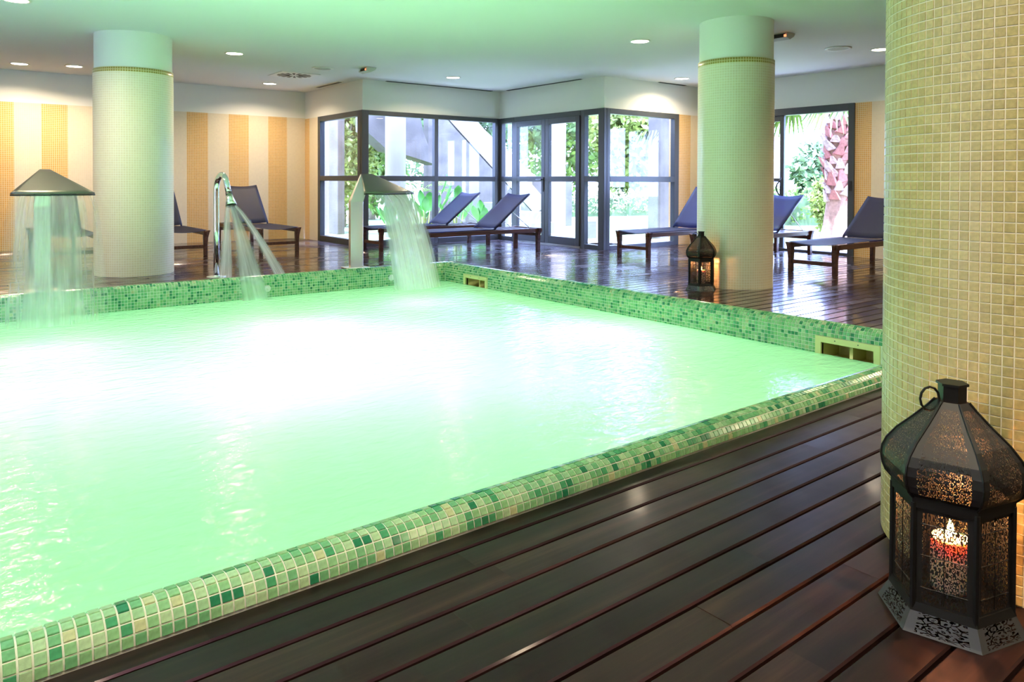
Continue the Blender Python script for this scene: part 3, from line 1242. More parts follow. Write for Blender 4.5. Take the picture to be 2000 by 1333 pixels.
slot(5.78, B2 - 0.045, 7.90, B2 - 0.045, 0.05, M['frame'], 'long dark slot vent in the ceiling above the wide window')
slot(A3 - 0.045, 10.6, A3 - 0.045, 8.68, 0.05, M['frame'], 'long dark slot vent in the ceiling above the double door')
slot(9.30, B4 - 0.045, 9.95, B4 - 0.045, 0.05, M['frame'], 'short dark slot vent in the ceiling above the garden window')
slot(A1 - 0.14, 12.33, A1 - 0.14, 11.39, 0.10, M['grout'], 'beige slot vent in the ceiling beside the return wall')


def sensor(x, y, label):
    root = tag(empty('ceiling_flood_lamp', (x, y, ZC), math.radians(0)), label, 'flood lamp', 'small ceiling flood lamps')
    m = MB()
    m.prism([(-0.07, 0.0), (0.09, 0.0), (0.07, -0.035), (-0.01, -0.075), (-0.075, -0.055)], -0.12, 0.12, 'xz')
    m.build('housing', simple('lamp_housing', (0.55, 0.54, 0.48), 0.4), root, bevel=0.004)
    m = MB()
    m.prism([(-0.0765, -0.012), (-0.0805, -0.050), (-0.078, -0.052), (-0.073, -0.012)], -0.10, 0.06, 'xz')
    m.build('lens', M['black'], root)
    m = MB()
    m.box(-0.083, -0.074, -0.112, -0.088, -0.05, -0.025)
    m.build('indicator', M['redled'], root)


sensor(5.0, 9.728, 'small ceiling flood lamp near the plaster corner')
sensor(7.366, 4.629, 'small ceiling flood lamp right of the right mosaic column')

# wall socket
root = tag(empty('wall_socket', wp(4.48, B0 - 0.006, 0.055)), 'white socket low on the striped wall under a lounger', 'socket')
m = MB()
m.box(-0.045, 0.045, -0.012, 0.0, -0.045, 0.045)
m.build('plate', M['whiteplastic'], root, bevel=0.004)
m = MB()
m.lathe([(0.0, 0.0), (0.022, 0.0), (0.022, 0.003), (0.0, 0.003)], 16, mx=Matrix.Translation((0, -0.0125, 0)) @ Matrix.Rotation(math.pi / 2, 4, 'X'))
m.build('outlet', M['whiteplastic'], root)


# ================================================================== LOUNGERS
def make_lounger(angle):
    root = empty('sun_lounger')
    HW = 0.272                                     # half distance between leg centres
    for s in (-1, 1):
        m = MB()
        m.box(0.05, 2.13, s * HW - 0.017, s * HW + 0.017, 0.285, 0.345)
        m.build('side_rail', M['wood'], root, bevel=0.006)
    for xl in (0.10, 2.06):
        for s in (-1, 1):
            # curved leg flaring outwards at the top
            out = [(-0.024, 0.0), (-0.026, 0.14), (-0.030, 0.25), (-0.030, 0.35)]
            inn = [(0.060, 0.352), (0.046, 0.315), (0.030, 0.25), (0.021, 0.16), (0.022, 0.0)]
            pts = [(s * (HW + p[0]), p[1]) for p in out + inn]
            m = MB()
            m.prism(pts, xl - 0.030, xl + 0.030, 'yz')
            m.build('leg', M['wood'], root, bevel=0.005)
    m = MB()
    m.box(0.085, 0.115, -HW + 0.02, HW - 0.02, 0.105, 0.150)
    m.build('stretcher', M['wood'], root, bevel=0.004)
    m = MB()
    m.box(2.045, 2.075, -HW + 0.02, HW - 0.02, 0.225, 0.275)
    m.build('stretcher', M['wood'], root, bevel=0.004)
    m = MB()
    m.box(2.10, 2.14, -HW - 0.01, HW + 0.01, 0.30, 0.345)
    m.build('end_rail', M['wood'], root, bevel=0.005)
    # seat sling
    m = MB()
    nx_, ny_ = 14, 10
    v, f = [], []
    for i in range(nx_ + 1):
        x = 0.075 + (1.27 - 0.075) * i / nx_
        for j in range(ny_ + 1):
            u = -1 + 2 * j / ny_
            sag = 0.030 * (1 - u * u) * (0.7 + 0.3 * math.cos(i / nx_ * math.pi))
            v.append((x, u * (HW + 0.012), 0.356 - sag))
    for i in range(nx_):
        for j in range(ny_):
            a = i * (ny_ + 1) + j
            f.append((a, a + 1, a + ny_ + 2, a + ny_ + 1))
    m.add(v, f)
    o = m.build('seat_sling', M['sling'], root, smooth=True)
    sm = o.modifiers.new('solid', 'SOLIDIFY')
    sm.thickness = 0.003
    # backrest: hinge at x=1.25
    back = empty('backrest')
    back.parent = root
    back.location = (1.25, 0, 0.352)
    back.rotation_euler = (0, -angle, 0)
    LB = 0.83
    for s in (-1, 1):
        m = MB()
        m.tube([(0, s * (HW - 0.022), 0), (LB, s * (HW - 0.022), 0)], 0.0135, 8)
        m.build('back_tube', M['navytube'], back, smooth=True)
    for x in (0.33, 0.70):
        m = MB()
        m.tube([(x, -HW + 0.022, -0.004), (x, 0, -0.020), (x, HW - 0.022, -0.004)], 0.008, 6)
        m.build('back_bar', M['navytube'], back, smooth=True)
    m = MB()
    v, f = [], []
    for i in range(9):
        x = 0.02 + (LB - 0.02) * i / 8
        for j in range(ny_ + 1):
            u = -1 + 2 * j / ny_
            v.append((x + (0.022 * (u * u - 1) if i == 8 else 0), u * (HW - 0.012), 0.014 - 0.016 * (1 - u * u)))
    for i in range(8):
        for j in range(ny_):
            a = i * (ny_ + 1) + j
            f.append((a, a + 1, a + ny_ + 2, a + ny_ + 1))
    m.add(v, f)
    o = m.build('back_sling', M['sling'], back, smooth=True)
    sm = o.modifiers.new('solid', 'SOLIDIFY')
    sm.thickness = 0.003
    # struts from the backrest to the rails
    ca, sa = math.cos(angle), math.sin(angle)
    for s in (-1, 1):
        m = MB()
        m.tube([(1.25 + 0.42 * ca, s * (HW - 0.03), 0.352 + 0.42 * sa), (1.25 + 0.42 * ca + 0.34, s * (HW - 0.03), 0.350)], 0.0055, 6)
        m.build('strut', M['rod'], root, smooth=True)
    for k in range(6):
        x = 1.40 + k * 0.105
        m = MB()
        m.box(x, x + 0.055, -HW + 0.018, HW - 0.018, 0.322, 0.340)
        m.build('slat', M['wood'], root, bevel=0.003)
    return root


lying = make_lounger(math.radians(37.5))
upright = make_lounger(math.radians(47.5))
LG = 'wood framed sun loungers'
specs = [
    (lying, (5.20, 8.87), 0.0, 'slate lounger with its head end by the double door, nearest the cascade'),
    (lying, (5.20, 10.135), 0.0, 'blue lounger under the wide window, behind the slate lounger'),
    (lying, (7.88, 4.587), 0.0, 'lounger partly hidden by the big near column'),
    (upright, (7.71, 7.172), 0.0, 'bright blue lounger in front of the garden window, left of the right column'),
    (lying, (8.04, 6.12), 0.0, 'lounger by the open sliding door, half hidden behind the right column'),
    (upright, (4.103, 10.66), math.pi / 2, 'dark lounger against the striped wall behind the bent spout'),
    (upright, (2.805, 10.72), math.pi / 2, 'dark lounger cut off by the right side of the left column'),
    (upright, (1.47, 10.72), math.pi / 2, 'dark lounger almost hidden behind the left column and the water curtain'),
]
used = set()
for proto, (x, y), rz, lab in specs:
    if id(proto) in used:
        o = copy_tree(proto)
    else:
        used.add(id(proto))
        o = proto
    o.location = (x, y, 0)
    o.rotation_euler = (0, 0, rz)
    tag(o, lab, 'lounger', LG)


# ================================================================== FOUNTAINS
def cascade(xc, xr0, xr1, xl0, xl1, yl, zl, zr, label, post):
    """stainless post on the deck with a folded hood that widens to a lip over the pool"""
    base = Vector(((post[0] + post[1]) / 2, 8.23, 0))
    root = tag(empty('cascade_fountain', base), label, 'fountain')
    L = base
    p0, p1 = post
    m = MB()
    m.box(p0 - L.x, p1 - L.x, 8.20 - L.y, 8.26 - L.y, 0.012, 0.815)
    m.build('post', M['metal'], root, bevel=0.003)
    m = MB()
    m.box(p0 - 0.06 - L.x, p1 + 0.06 - L.x, 8.14 - L.y, 8.34 - L.y, 0.0, 0.012)
    m.build('base_plate', M['metal'], root, bevel=0.003)
    # hood: back plate leaning up from the post to the ridge, then the fan down to the lip
    t = 0.012
    yr = 8.13
    m = MB()
    n = 16
    v, f = [], []
    rows_ = 8
    for i in range(rows_ + 1):
        q = i / rows_
        for j in range(n + 1):
            u = j / n
            xa = xr0 + (xr1 - xr0) * u
            xb_ = xl0 + (xl1 - xl0) * u
            bulge = 0.10 * (1 - (2 * u - 1) ** 2)
            x = xa + (xb_ - xa) * q
            yy = yr + (yl - bulge * q - yr) * q + 0.0
            z = zr + (zl - zr) * q
            v.append(Vector((x, yy, z)) - L)
    for i in range(rows_):
        for j in range(n):
            a = i * (n + 1) + j
            f.append((a, a + 1, a + n + 2, a + n + 1))
    m.add(v, f)
    o = m.build('hood', M['hoodmetal'], root, smooth=True)
    sm = o.modifiers.new('solid', 'SOLIDIFY')
    sm.thickness = 0.010
    m = MB()
    v = [(p0, 8.20, 0.80), (p1, 8.20, 0.80), (xr1, yr, zr), (xr0, yr, zr), (p0, 8.26, 0.80), (p1, 8.26, 0.80), (xr1, yr + 0.02, zr + 0.004), (xr0, yr + 0.02, zr + 0.004)]
    m.add([Vector(p) - L for p in v], [(0, 1, 2, 3), (4, 7, 6, 5), (0, 3, 7, 4), (1, 5, 6, 2), (3, 2, 6, 7)])
    m.build('back_plate', M['metal'], root)
    m = MB()
    pts = []
    for j in range(n + 1):
        u = j / n
        pts.append(Vector((xl0 + (xl1 - xl0) * u, yl - 0.10 * (1 - (2 * u - 1) ** 2), zl - 0.008)) - L)
    m.tube(pts, 0.008, 6)
    m.build('lip', M['black'], root, smooth=True)
    return root


def sheet(name, label, top, bot, mat, hp, n=28, rows_=18):
    """falling sheet: top(u), bot(u) give points; the fall is a parabola"""
    m = MB()
    v, f, uvs = [], [], []
    for i in range(rows_ + 1):
        q = i / rows_
        for j in range(n + 1):
            u = j / n
            a, b = Vector(top(u)), Vector(bot(u))
            h = q ** hp                            # horizontal travel runs ahead of the fall
            p = Vector((a.x + (b.x - a.x) * h, a.y + (b.y - a.y) * h, a.z + (b.z - a.z) * q))
            v.append(p)
    for i in range(rows_):
        for j in range(n):
            a = i * (n + 1) + j
            f.append((a, a + 1, a + n + 2, a + n + 1))
            uvs.append([(j / n, i / rows_), ((j + 1) / n, i / rows_), ((j + 1) / n, (i + 1) / rows_), (j / n, (i + 1) / rows_)])
    m.add(v, f, 0, uvs)
    if label is None:
        return m.build(name, mat, parent=sheet.last, smooth=True)
    sheet.last = tag(m.build(name, mat, smooth=True), label, 'falling water', kind='stuff')
    return sheet.last


cascade(4.2, 4.10, 4.24, 3.95, 4.60, 7.76, 0.905, 1.125, 'stainless cascade fountain with folded hood in front of the wide window', (4.0, 4.165))
cascade(0.8, 0.84, 0.92, 0.575, 1.21, 7.64, 0.925, 1.138, 'stainless cascade fountain with wide hood at the left edge', (0.80, 0.93))


def arc_top(x0, x1, y, z, bulge):
    return lambda u: (x0 + (x1 - x0) * u, y - bulge * (1 - (2 * u - 1) ** 2), z)


sheet('falling_water', 'dense white sheet of water pouring from the hooded cascade by the window', arc_top(4.03, 4.55, 7.76, 0.895, 0.09), arc_top(4.02, 4.66, 7.22, ZW, 0.10), M['spray'], 0.55)
sheet('inner_layer', None, arc_top(4.06, 4.52, 7.78, 0.895, 0.09), arc_top(4.08, 4.60, 7.30, ZW, 0.10), M['spray'], 0.55)
sheet('falling_water', 'wide veil of water falling from the leftmost fountain hood', arc_top(0.575, 1.205, 7.64, 0.915, 0.10), arc_top(0.44, 1.26, 7.25, ZW, 0.14), M['spray_thin'], 0.55)
sheet('inner_layer', None, arc_top(0.60, 1.13, 7.70, 0.915, 0.08), arc_top(0.54, 1.16, 7.38, ZW, 0.10), M['spray_thin'], 0.55)

# bent chrome spout
SP = Vector((2.49, 8.36, 0))
root = tag(empty('water_spout', SP), 'bent chrome pipe spout between the left column and the cascade', 'spout')
m = MB()
path = [(0, 0, 0.01), (0, 0, 0.5), (0, 0, 0.90)]
for k in range(0, 13):
    a = math.pi * k / 12 * 0.90
    path.append((0.02 * (k / 12), -0.155 + 0.155 * math.cos(a), 0.955 + 0.155 * math.sin(a)))
path.append((0.025, -0.345, 0.915))
m.tube(path, 0.031, 16)
m.build('pipe', M['chrome'], root, smooth=True)
m = MB()
m.lathe([(0.0, 0.0), (0.10, 0.0), (0.10, 0.006), (0.036, 0.010), (0.034, 0.02)], 28)
m.build('base_flange', M['metal'], root, smooth=True)
d = Vector((0.02, -0.16, -0.36)).normalized()
b0v = Vector((0.025, -0.342, 0.925))
m = MB()
m.tube([b0v, b0v + d * 0.04], 0.034, 16)
m.build('collar', M['hoodmetal'], root, smooth=True)
m = MB()
m.tube([b0v + d * 0.04, b0v + d * 0.07, b0v + d * 0.145], [0.034, 0.038, 0.058], 16)
m.build('nozzle', M['metal'], root, smooth=True)
m = MB()
m.tube([b0v + d * 0.1455, b0v + d * 0.150], [0.05, 0.03], 16)
m.build('outlet', M['black'], root)
NP = SP + b0v + d * 0.15


def jet(label, spread, target, w0, w1):
    n0 = NP + spread
    sheet('falling_water', label, lambda u: n0 + Vector((1, -0.3, 0)) * (w0 * (u - 0.5)), lambda u: Vector(target) + Vector((1, -0.3, 0)) * (w1 * (u - 0.5)), M['jet'], 0.85, 12, 14)


jet('left thin jet of water from the bent spout', Vector((-0.035, 0, 0)), (2.36, 7.66, ZW), 0.05, 0.20)
jet('broad middle jet of water from the bent spout', Vector((0.0, 0, 0)), (2.60, 7.46, ZW), 0.07, 0.34)
jet('right thin jet of water from the bent spout', Vector((0.035, 0, 0)), (3.02, 7.60, ZW), 0.05, 0.18)


# ================================================================== LANTERNS
def lantern(loc, rz, label):
    root = tag(empty('lantern', loc, rz), label, 'lantern', 'pierced iron floor lanterns')
    root.scale = (0.985, 0.985, 0.955)
    def hexring(R, z):
        return [Vector((R * math.cos(math.pi / 3 * k), R * math.sin(math.pi / 3 * k), z)) for k in range(6)]

    def face_strip(name, prof, k, mat, parent=root, flip=False):
        """one of six faces following the profile [(R,z)..]; UV 0..1"""
        m = MB()
        tot = [0.0]
        for (r0, z0), (r1, z1) in zip(prof[:-1], prof[1:]):
            tot.append(tot[-1] + math.hypot(r1 - r0, z1 - z0))
        v, f, uvs = [], [], []
        nu = 6
        for (r, z) in prof:
            a, b = hexring(r, z)[k], hexring(r, z)[(k + 1) % 6]
            for j in range(nu + 1):
                v.append(a + (b - a) * (j / nu))
        for i in range(len(prof) - 1):
            for j in range(nu):
                q = i * (nu + 1) + j
                f.append((q, q + 1, q + nu + 2, q + nu + 1))
                uvs.append([(j / nu, tot[i] / tot[-1]), ((j + 1) / nu, tot[i] / tot[-1]), ((j + 1) / nu, tot[i + 1] / tot[-1]), (j / nu, tot[i + 1] / tot[-1])])
        m.add(v, f, 0, uvs)
        return m.build(name, mat, parent)

    base_prof = [(0.162, 0.0), (0.158, 0.006), (0.132, 0.055)]
    body_prof = [(0.128, 0.052), (0.128, 0.308)]
    dome_prof = [(0.130, 0.322), (0.146, 0.338), (0.153, 0.355), (0.157, 0.380), (0.154, 0.402), (0.144, 0.425), (0.121, 0.456), (0.083, 0.494), (0.052, 0.528), (0.036, 0.548)]
    for k in range(6):
        face_strip('base_panel', base_prof, k, M['pierced_base'])
        face_strip('side_panel', body_prof, k, M['pierced'])
        face_strip('dome_panel', dome_prof, k, M['pierced_dome'])
        m = MB()
        a = math.pi / 3 * k
        rr = 0.129
        m.tube([(rr * math.cos(a), rr * math.sin(a), 0.05), (rr * math.cos(a), rr * math.sin(a), 0.312)], 0.007, 6)
        m.build('corner_post', M['iron'], root)
        m = MB()
        m.tube([((r + .001) * math.cos(a), (r + .001) * math.sin(a), z) for r, z in dome_prof], 0.0028, 5)
        m.build('dome_rib', M['iron'], root)
    for (R0, R1, z0, z1, nm) in ((0.134, 0.134, 0.300, 0.327, 'cornice'), (0.138, 0.132, 0.046, 0.066, 'plinth')):
        m = MB()
        o_, i_ = [hexring(R0, z0), hexring(R1, z1)], [hexring(R0 - 0.012, z0), hexring(R1 - 0.012, z1)]
        v = o_[0] + o_[1] + i_[0] + i_[1]
        f = []
        for k in range(6):
            j = (k + 1) % 6
            f += [(k, j, 6 + j, 6 + k), (12 + k, 18 + k, 18 + j, 12 + j), (6 + k, 6 + j, 18 + j, 18 + k), (k, 12 + k, 12 + j, j)]
        m.add(v, f)
        m.build(nm, M['iron'], root)
    m = MB()
    v = hexring(0.120, 0.058) + hexring(0.120, 0.064)
    m.add(v, [(0, 1, 2, 3, 4, 5)[::-1], (6, 7, 8, 9, 10, 11)] + [(k, (k + 1) % 6, 6 + (k + 1) % 6, 6 + k) for k in range(6)])
    m.build('floor_plate', M['iron'], root)
    m = MB()
    v = hexring(0.031, 0.540) + hexring(0.031, 0.588) + hexring(0.036, 0.588) + hexring(0.036, 0.594)
    f = []
    for l in range(3):
        f += [(6 * l + k, 6 * l + (k + 1) % 6, 6 * l + 6 + (k + 1) % 6, 6 * l + 6 + k) for k in range(6)]
    f.append((18, 19, 20, 21, 22, 23))
    m.add(v, f)
    m.build('chimney', M['iron'], root)
    m = MB()
    pts = []
    for k in range(13):
        a = math.pi * 2 * k / 12
        pts.append((-0.035 - 0.022 + 0.024 * math.cos(a), 0.0, 0.553 + 0.030 * math.sin(a)))
    m.tube(pts, 0.003, 6, caps=False)
    o = m.build('carry_ring', M['iron'], root)
    o.rotation_euler = (0, 0, -rz + math.radians(-35))
    # frame of the side panels and the little cross bands of the glass door
    for k in range(6):
        a0, a1 = hexring(0.1285, 0)[k], hexring(0.1285, 0)[(k + 1) % 6]
        m = MB()
        for z in (0.105, 0.185, 0.262):
            m.tube([a0 + (a1 - a0) * 0.12 + Vector((0, 0, z)), a0 + (a1 - a0) * 0.88 + Vector((0, 0, z))], 0.0014, 5)
        m.tube([a0 + (a1 - a0) * 0.5 + Vector((0, 0, 0.075)), a0 + (a1 - a0) * 0.5 + Vector((0, 0, 0.295))], 0.0014, 5)
        m.build('panel_cross', M['iron'], root)
    return root


def candle(loc, label):
    root = tag(empty('candle', loc), label, 'candle', 'lit pillar candles')
    m = MB()
    m.lathe([(0.0, 0.0), (0.040, 0.0), (0.042, 0.01), (0.042, 0.120), (0.039, 0.128), (0.030, 0.126), (0.012, 0.118), (0.0, 0.117)], 28)
    m.build('wax', M['wax'], root, smooth=True)
    m = MB()
    m.tube([(0, 0, 0.116), (0.001, 0, 0.128)], 0.0015, 6)
    m.build('wick', M['black'], root)
    m = MB()
    m.lathe([(0.0, 0.124), (0.005, 0.128), (0.008, 0.138), (0.007, 0.150), (0.003, 0.166), (0.0, 0.174)], 14)
    m.build('flame', M['flame'], root, smooth=True)
    ld = bpy.data.lights.new('candle_light', 'POINT')
    ld.energy = 4.5
    ld.color = (1.0, 0.40, 0.14)
    ld.shadow_soft_size = 0.012
    lo = bpy.data.objects.new('candle_light', ld)
    col.objects.link(lo)
    lo.parent = root
    lo.location = (0, 0, 0.19)
    return root


LN = Vector((1.952, 0.757, 0.0))
# hexagon orientation from its three visible base corners
v1 = Vector((1.802, 0.797, 0)) - LN
lantern(LN, math.atan2(v1.y, v1.x), 'large pierced iron lantern at the foot of the big near column')
candle(LN + Vector((0.0, 0.0, 0.064)), 'lit pillar candle inside the large near lantern')
LF = Vector((5.955, 4.585, 0.0))
lantern(LF, math.radians(152), 'small looking pierced iron lantern beside the right mosaic column')
candle(LF + Vector((0.0, 0.0, 0.064)), 'lit pillar candle inside the far lantern by the right column')


# ================================================================== GARDEN
m = MB(ROT)
for (a0, a1, c0, c1) in ((A5 + 0.2, 60, -20, 60), (A3 + 0.2, A5 + 0.2, B4 + 0.2, 60), (A1 + 0.2, A3 + 0.2, B2 + 0.2, 60), (-30, A1 + 0.2, B0 + 0.3, 60)):
    m.box(a0, a1, c0, c1, -0.30, -0.03)
tag(m.build('lawn', M['lawn']), 'sunlit lawn outside the windows', 'lawn', kind='structure')
m = MB(ROT)
m.box(A5 + 0.2, A5 + 1.2, 2.0, B4 + 0.2, -0.03, -0.005)
m.box(A3 + 0.2, A3 + 1.1, B4 + 0.2, B2 + 0.2, -0.03, -0.005)
m.box(A3 + 0.2, A5 + 0.6, B4 + 0.2, B4 + 1.1, -0.03, -0.005)
m.box(A1 + 0.2, A3 + 1.1, B2 + 0.2, B2 + 1.0, -0.03, -0.005)
tag(m.build('paving', M['paving']), 'pale paving along the foot of the windows', 'paving', kind='structure')


def slab(name, mats, pts, h0, h1, plane, label, cat, kind=None, bevel=0.0, mx=ROT):
    m = MB(mx)
    m.prism(pts, h0, h1, plane)
    return tag(m.build(name, mats, bevel=bevel), label, cat, kind=kind)


m = MB(ROT)
m.box(6.385, 6.535, 14.0, 14.83, -0.03, 3.6)
tag(m.build('concrete_pillar', M['concrete'], bevel=0.01), 'broad stained concrete pillar outside the narrow window', 'pillar')
m = MB(ROT)
m.lathe([(0.198, -0.03), (0.198, 4.0)], 32, 7.018, 12.78)
tag(m.build('round_pillar', M['concrete_white'], smooth=True), 'round white pillar outside the left bay of the wide window', 'pillar')
# curved concrete ramp soffit
outer = [(6.62, 2.02), (6.74, 1.93), (7.11, 1.64), (7.56, 1.56), (8.25, 1.38)]
inner = [(8.14, 1.62), (8.02, 1.80), (7.92, 2.02), (7.85, 2.30), (7.84, 2.8), (7.84, 3.4), (6.62, 3.4)]
# stairs
st = tag(empty('garden_stair', wp(9.0, B2 + 2.6)), 'concrete garden stair with sloping side walls', 'stair')
SL = wp(9.0, B2 + 2.6)
def stpart(name, mat, pts, h0, h1):
    m = MB(Matrix.Translation(-SL) @ ROT)
    m.prism(pts, h0, h1, 'xz')
    return m.build(name, mat, st)
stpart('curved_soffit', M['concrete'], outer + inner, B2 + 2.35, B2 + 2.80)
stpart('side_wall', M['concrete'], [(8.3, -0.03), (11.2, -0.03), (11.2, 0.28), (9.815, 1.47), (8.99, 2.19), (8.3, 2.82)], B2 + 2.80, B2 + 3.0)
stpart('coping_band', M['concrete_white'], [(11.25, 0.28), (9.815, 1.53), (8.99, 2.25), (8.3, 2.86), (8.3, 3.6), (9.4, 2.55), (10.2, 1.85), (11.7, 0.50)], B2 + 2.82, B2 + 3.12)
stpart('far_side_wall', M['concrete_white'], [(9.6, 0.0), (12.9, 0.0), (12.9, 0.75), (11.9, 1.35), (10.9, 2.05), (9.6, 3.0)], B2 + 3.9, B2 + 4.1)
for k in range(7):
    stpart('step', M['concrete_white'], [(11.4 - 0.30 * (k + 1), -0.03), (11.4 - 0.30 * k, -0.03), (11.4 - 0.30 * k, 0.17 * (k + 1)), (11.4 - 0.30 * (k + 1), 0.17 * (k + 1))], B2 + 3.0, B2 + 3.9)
fs = tag(empty('garden_steps', wp(9.6, B2 + 1.0)), 'three pale steps seen through the left door leaf', 'steps')
FL = wp(9.6, B2 + 1.0)
for k, (a0, a1, h) in enumerate(((9.05, 10.25, 0.20), (9.25, 10.25, 0.40), (9.25, 9.80, 0.60))):
    m = MB(Matrix.Translation(-FL) @ ROT)
    m.box(a0, a1, B2 + 0.95 + 0.28 * k, B2 + 2.1, -0.03 if k == 0 else 0.2 * k, h)
    m.build('step', M['concrete_white'], fs, bevel=0.006)
m = MB(ROT)
m.lathe([(0.16, -0.03), (0.16, 4.2)], 24, 11.1, 12.68)
tag(m.build('slim_pillar', simple('pink_render', (0.36, 0.28, 0.26), 0.9), smooth=True), 'slim pinkish pillar seen through the right door leaf', 'pillar')
m = MB(ROT)
m.box(11.9, 12.35, 13.6, 14.6, -0.03, 1.15)
tag(m.build('pillar_block', M['concrete'], bevel=0.01), 'low concrete block behind the slim pillar', 'block')
m = MB(ROT)
m.box(10.60, 11.5, B4 + 1.05, B4 + 1.35, -0.03, 2.9)
tag(m.build('garden_wall', M['concrete']), 'tall pale concrete wall end outside the garden window', 'wall')
# white planter
root = tag(empty('planter_box', wp(9.9, 10.4)), 'small pale planter box seen through the right side light', 'planter')
m = MB()
m.box(-0.09, 0.09, -0.09, 0.09, -0.03, 0.30)
m.build('box', M['concrete_white'], root, bevel=0.006)
m = MB()
m.box(-0.075, 0.075, -0.075, 0.075, 0.30, 0.305)
m.build('soil', M['trunk'], root)


def leaf_cloud(n, cx_, cy_, cz, rx, ry, rz_, size, shell=0.55):
    """n leaf quads scattered through an ellipsoid, denser towards its surface"""
    d = rng.normal(size=(n, 3))
    d /= np.linalg.norm(d, axis=1)[:, None]
    rad = shell + (1 - shell) * rng.random(n)
    bump = 1 + 0.22 * np.sin(d[:, 0] * 5 + cx_) * np.cos(d[:, 1] * 6 + cy_) + 0.12 * np.sin(d[:, 2] * 9)
    p = d * (rad * bump)[:, None] * np.array([rx, ry, rz_]) + np.array([cx_, cy_, cz])
    a = rng.normal(size=(n, 3))
    a /= np.linalg.norm(a, axis=1)[:, None]
    b = np.cross(a, d + 0.3 * rng.normal(size=(n, 3)))
    b /= np.linalg.norm(b, axis=1)[:, None] + 1e-9
    s = size * (0.6 + 0.8 * rng.random(n))[:, None]
    quads = np.stack([p - a * s, p + b * s * 0.45, p + a * s, p - b * s * 0.45], axis=1)
    return quads.reshape(-1, 3)


def foliage(name, mat, clouds, parent, loc):
    pts = np.concatenate([leaf_cloud(*c) for c in clouds]) 
    n = len(pts) // 4
    me = bpy.data.meshes.new(name)
    me.from_pydata(pts.tolist(), [], np.arange(4 * n).reshape(-1, 4).tolist())
    me.materials.append(mat)
    o = bpy.data.objects.new(name, me)
    col.objects.link(o)
    o.parent = parent
    tag(o, kind='stuff')
    return o


def tree(a, b, h, r, mat, label, leafsize=0.15, n=5200, low=0.35):
    p = wp(a, b)
    root = tag(empty('tree', (p.x, p.y, -0.03)), label, 'tree', 'trees of the garden')
    m = MB()
    m.tube([(0, 0, 0), (0.05, 0.03, h * .35), (0.0, 0.05, h * .7)], [0.14, 0.11, 0.05], 8)
    for k in range(4):
        q = k * 1.7
        m.tube([(0.05, 0.03, h * .35), (r * .5 * math.cos(q), r * .5 * math.sin(q), h * .65)], [0.06, 0.02], 6)
    m.build('trunk', M['trunk'], root, smooth=True)
    clouds = [(n // 2, 0, 0, h * (0.5 + low / 2), r, r, h * (0.5 - low / 2) + 0.1, leafsize)]
    for k in range(5):
        q = k * 1.2566
        clouds.append((n // 10, r * .6 * math.cos(q), r * .6 * math.sin(q), h * (0.45 + 0.09 * k), r * .55, r * .55, h * .22, leafsize))
    foliage('crown', mat, clouds, root, p)
    return root


tree(7.5, 16.3, 4.2, 0.85, M['leaf_lime'], 'lime green tree seen through the narrow window', leafsize=0.08, n=9000, low=0.02)
tree(9.6, 18.9, 4.0, 1.0, M['leaf'], 'bright green tree left of the round white pillar', leafsize=0.10, n=9000, low=0.02)
tree(15.2, 23.0, 6.5, 2.2, M['leaf_dark'], 'dark tree above the garden stair', n=9000, low=0.02)
tree(21.0, 24.0, 6.5, 2.6, M['leaf'], 'green tree seen through the right door leaf', n=9000, low=0.02)
tree(19.8, 18.6, 4.8, 1.5, M['leaf_lime'], 'yellowish tree seen through the right side light', n=9000, low=0.02)
tree(27.5, 22.0, 4.8, 2.5, M['leaf_pale'], 'pale green tree seen through the garden window', n=9000, low=0.02)
tree(35.0, 17.5, 4.2, 2.0, M['leaf_dark'], 'low dark tree at the right of the garden window', n=9000, low=0.02)
tree(25.0, 14.0, 2.4, 1.3, M['leaf_dark'], 'bluish tree far beyond the sliding door', n=9000, low=0.02)
tree(23.4, 17.4, 3.2, 1.2, M['leaf'], 'green tree behind the fixed leaf of the sliding door', n=9000, low=0.02)
tree(33.0, 11.5, 4.0, 2.2, M['leaf_pale'], 'pale tree far behind the palm', n=9000, low=0.02)


def hedge(a0, b0, a1, b1, h, w, mat, label, n=2600):
    p, q = wp(a0, b0), wp(a1, b1)
    d = q - p
    root = tag(empty('hedge', (p.x, p.y, -0.03), math.atan2(d.y, d.x)), label, 'hedge')
    k = max(2, int(d.length / (w * 1.1)))
    foliage('leaves', mat, [(n // k, d.length * (i + .5) / k, 0, h * .5, d.length / k * .75, w * .6, h * .58, 0.06, 0.7) for i in range(k)], root, p)
    m = MB()
    m.box(0.05, d.length - 0.05, -w * .28, w * .28, 0.0, h * 0.72)
    m.build('core', M['leaf_dark'], root)
    return root


hedge(14.6, 17.4, 21.5, 15.6, 0.78, 0.9, M['leaf_pale'], 'clipped pale hedge across the lawn outside the garden window', 4200)
hedge(15.5, 11.5, 20.5, 8.6, 0.95, 0.7, M['leaf'], 'clipped hedge beyond the sliding door', 3200)
hedge(10.9, 17.3, 14.5, 18.6, 0.9, 0.9, M['leaf_pale'], 'low grey green hedge behind the round pillar', 2600)


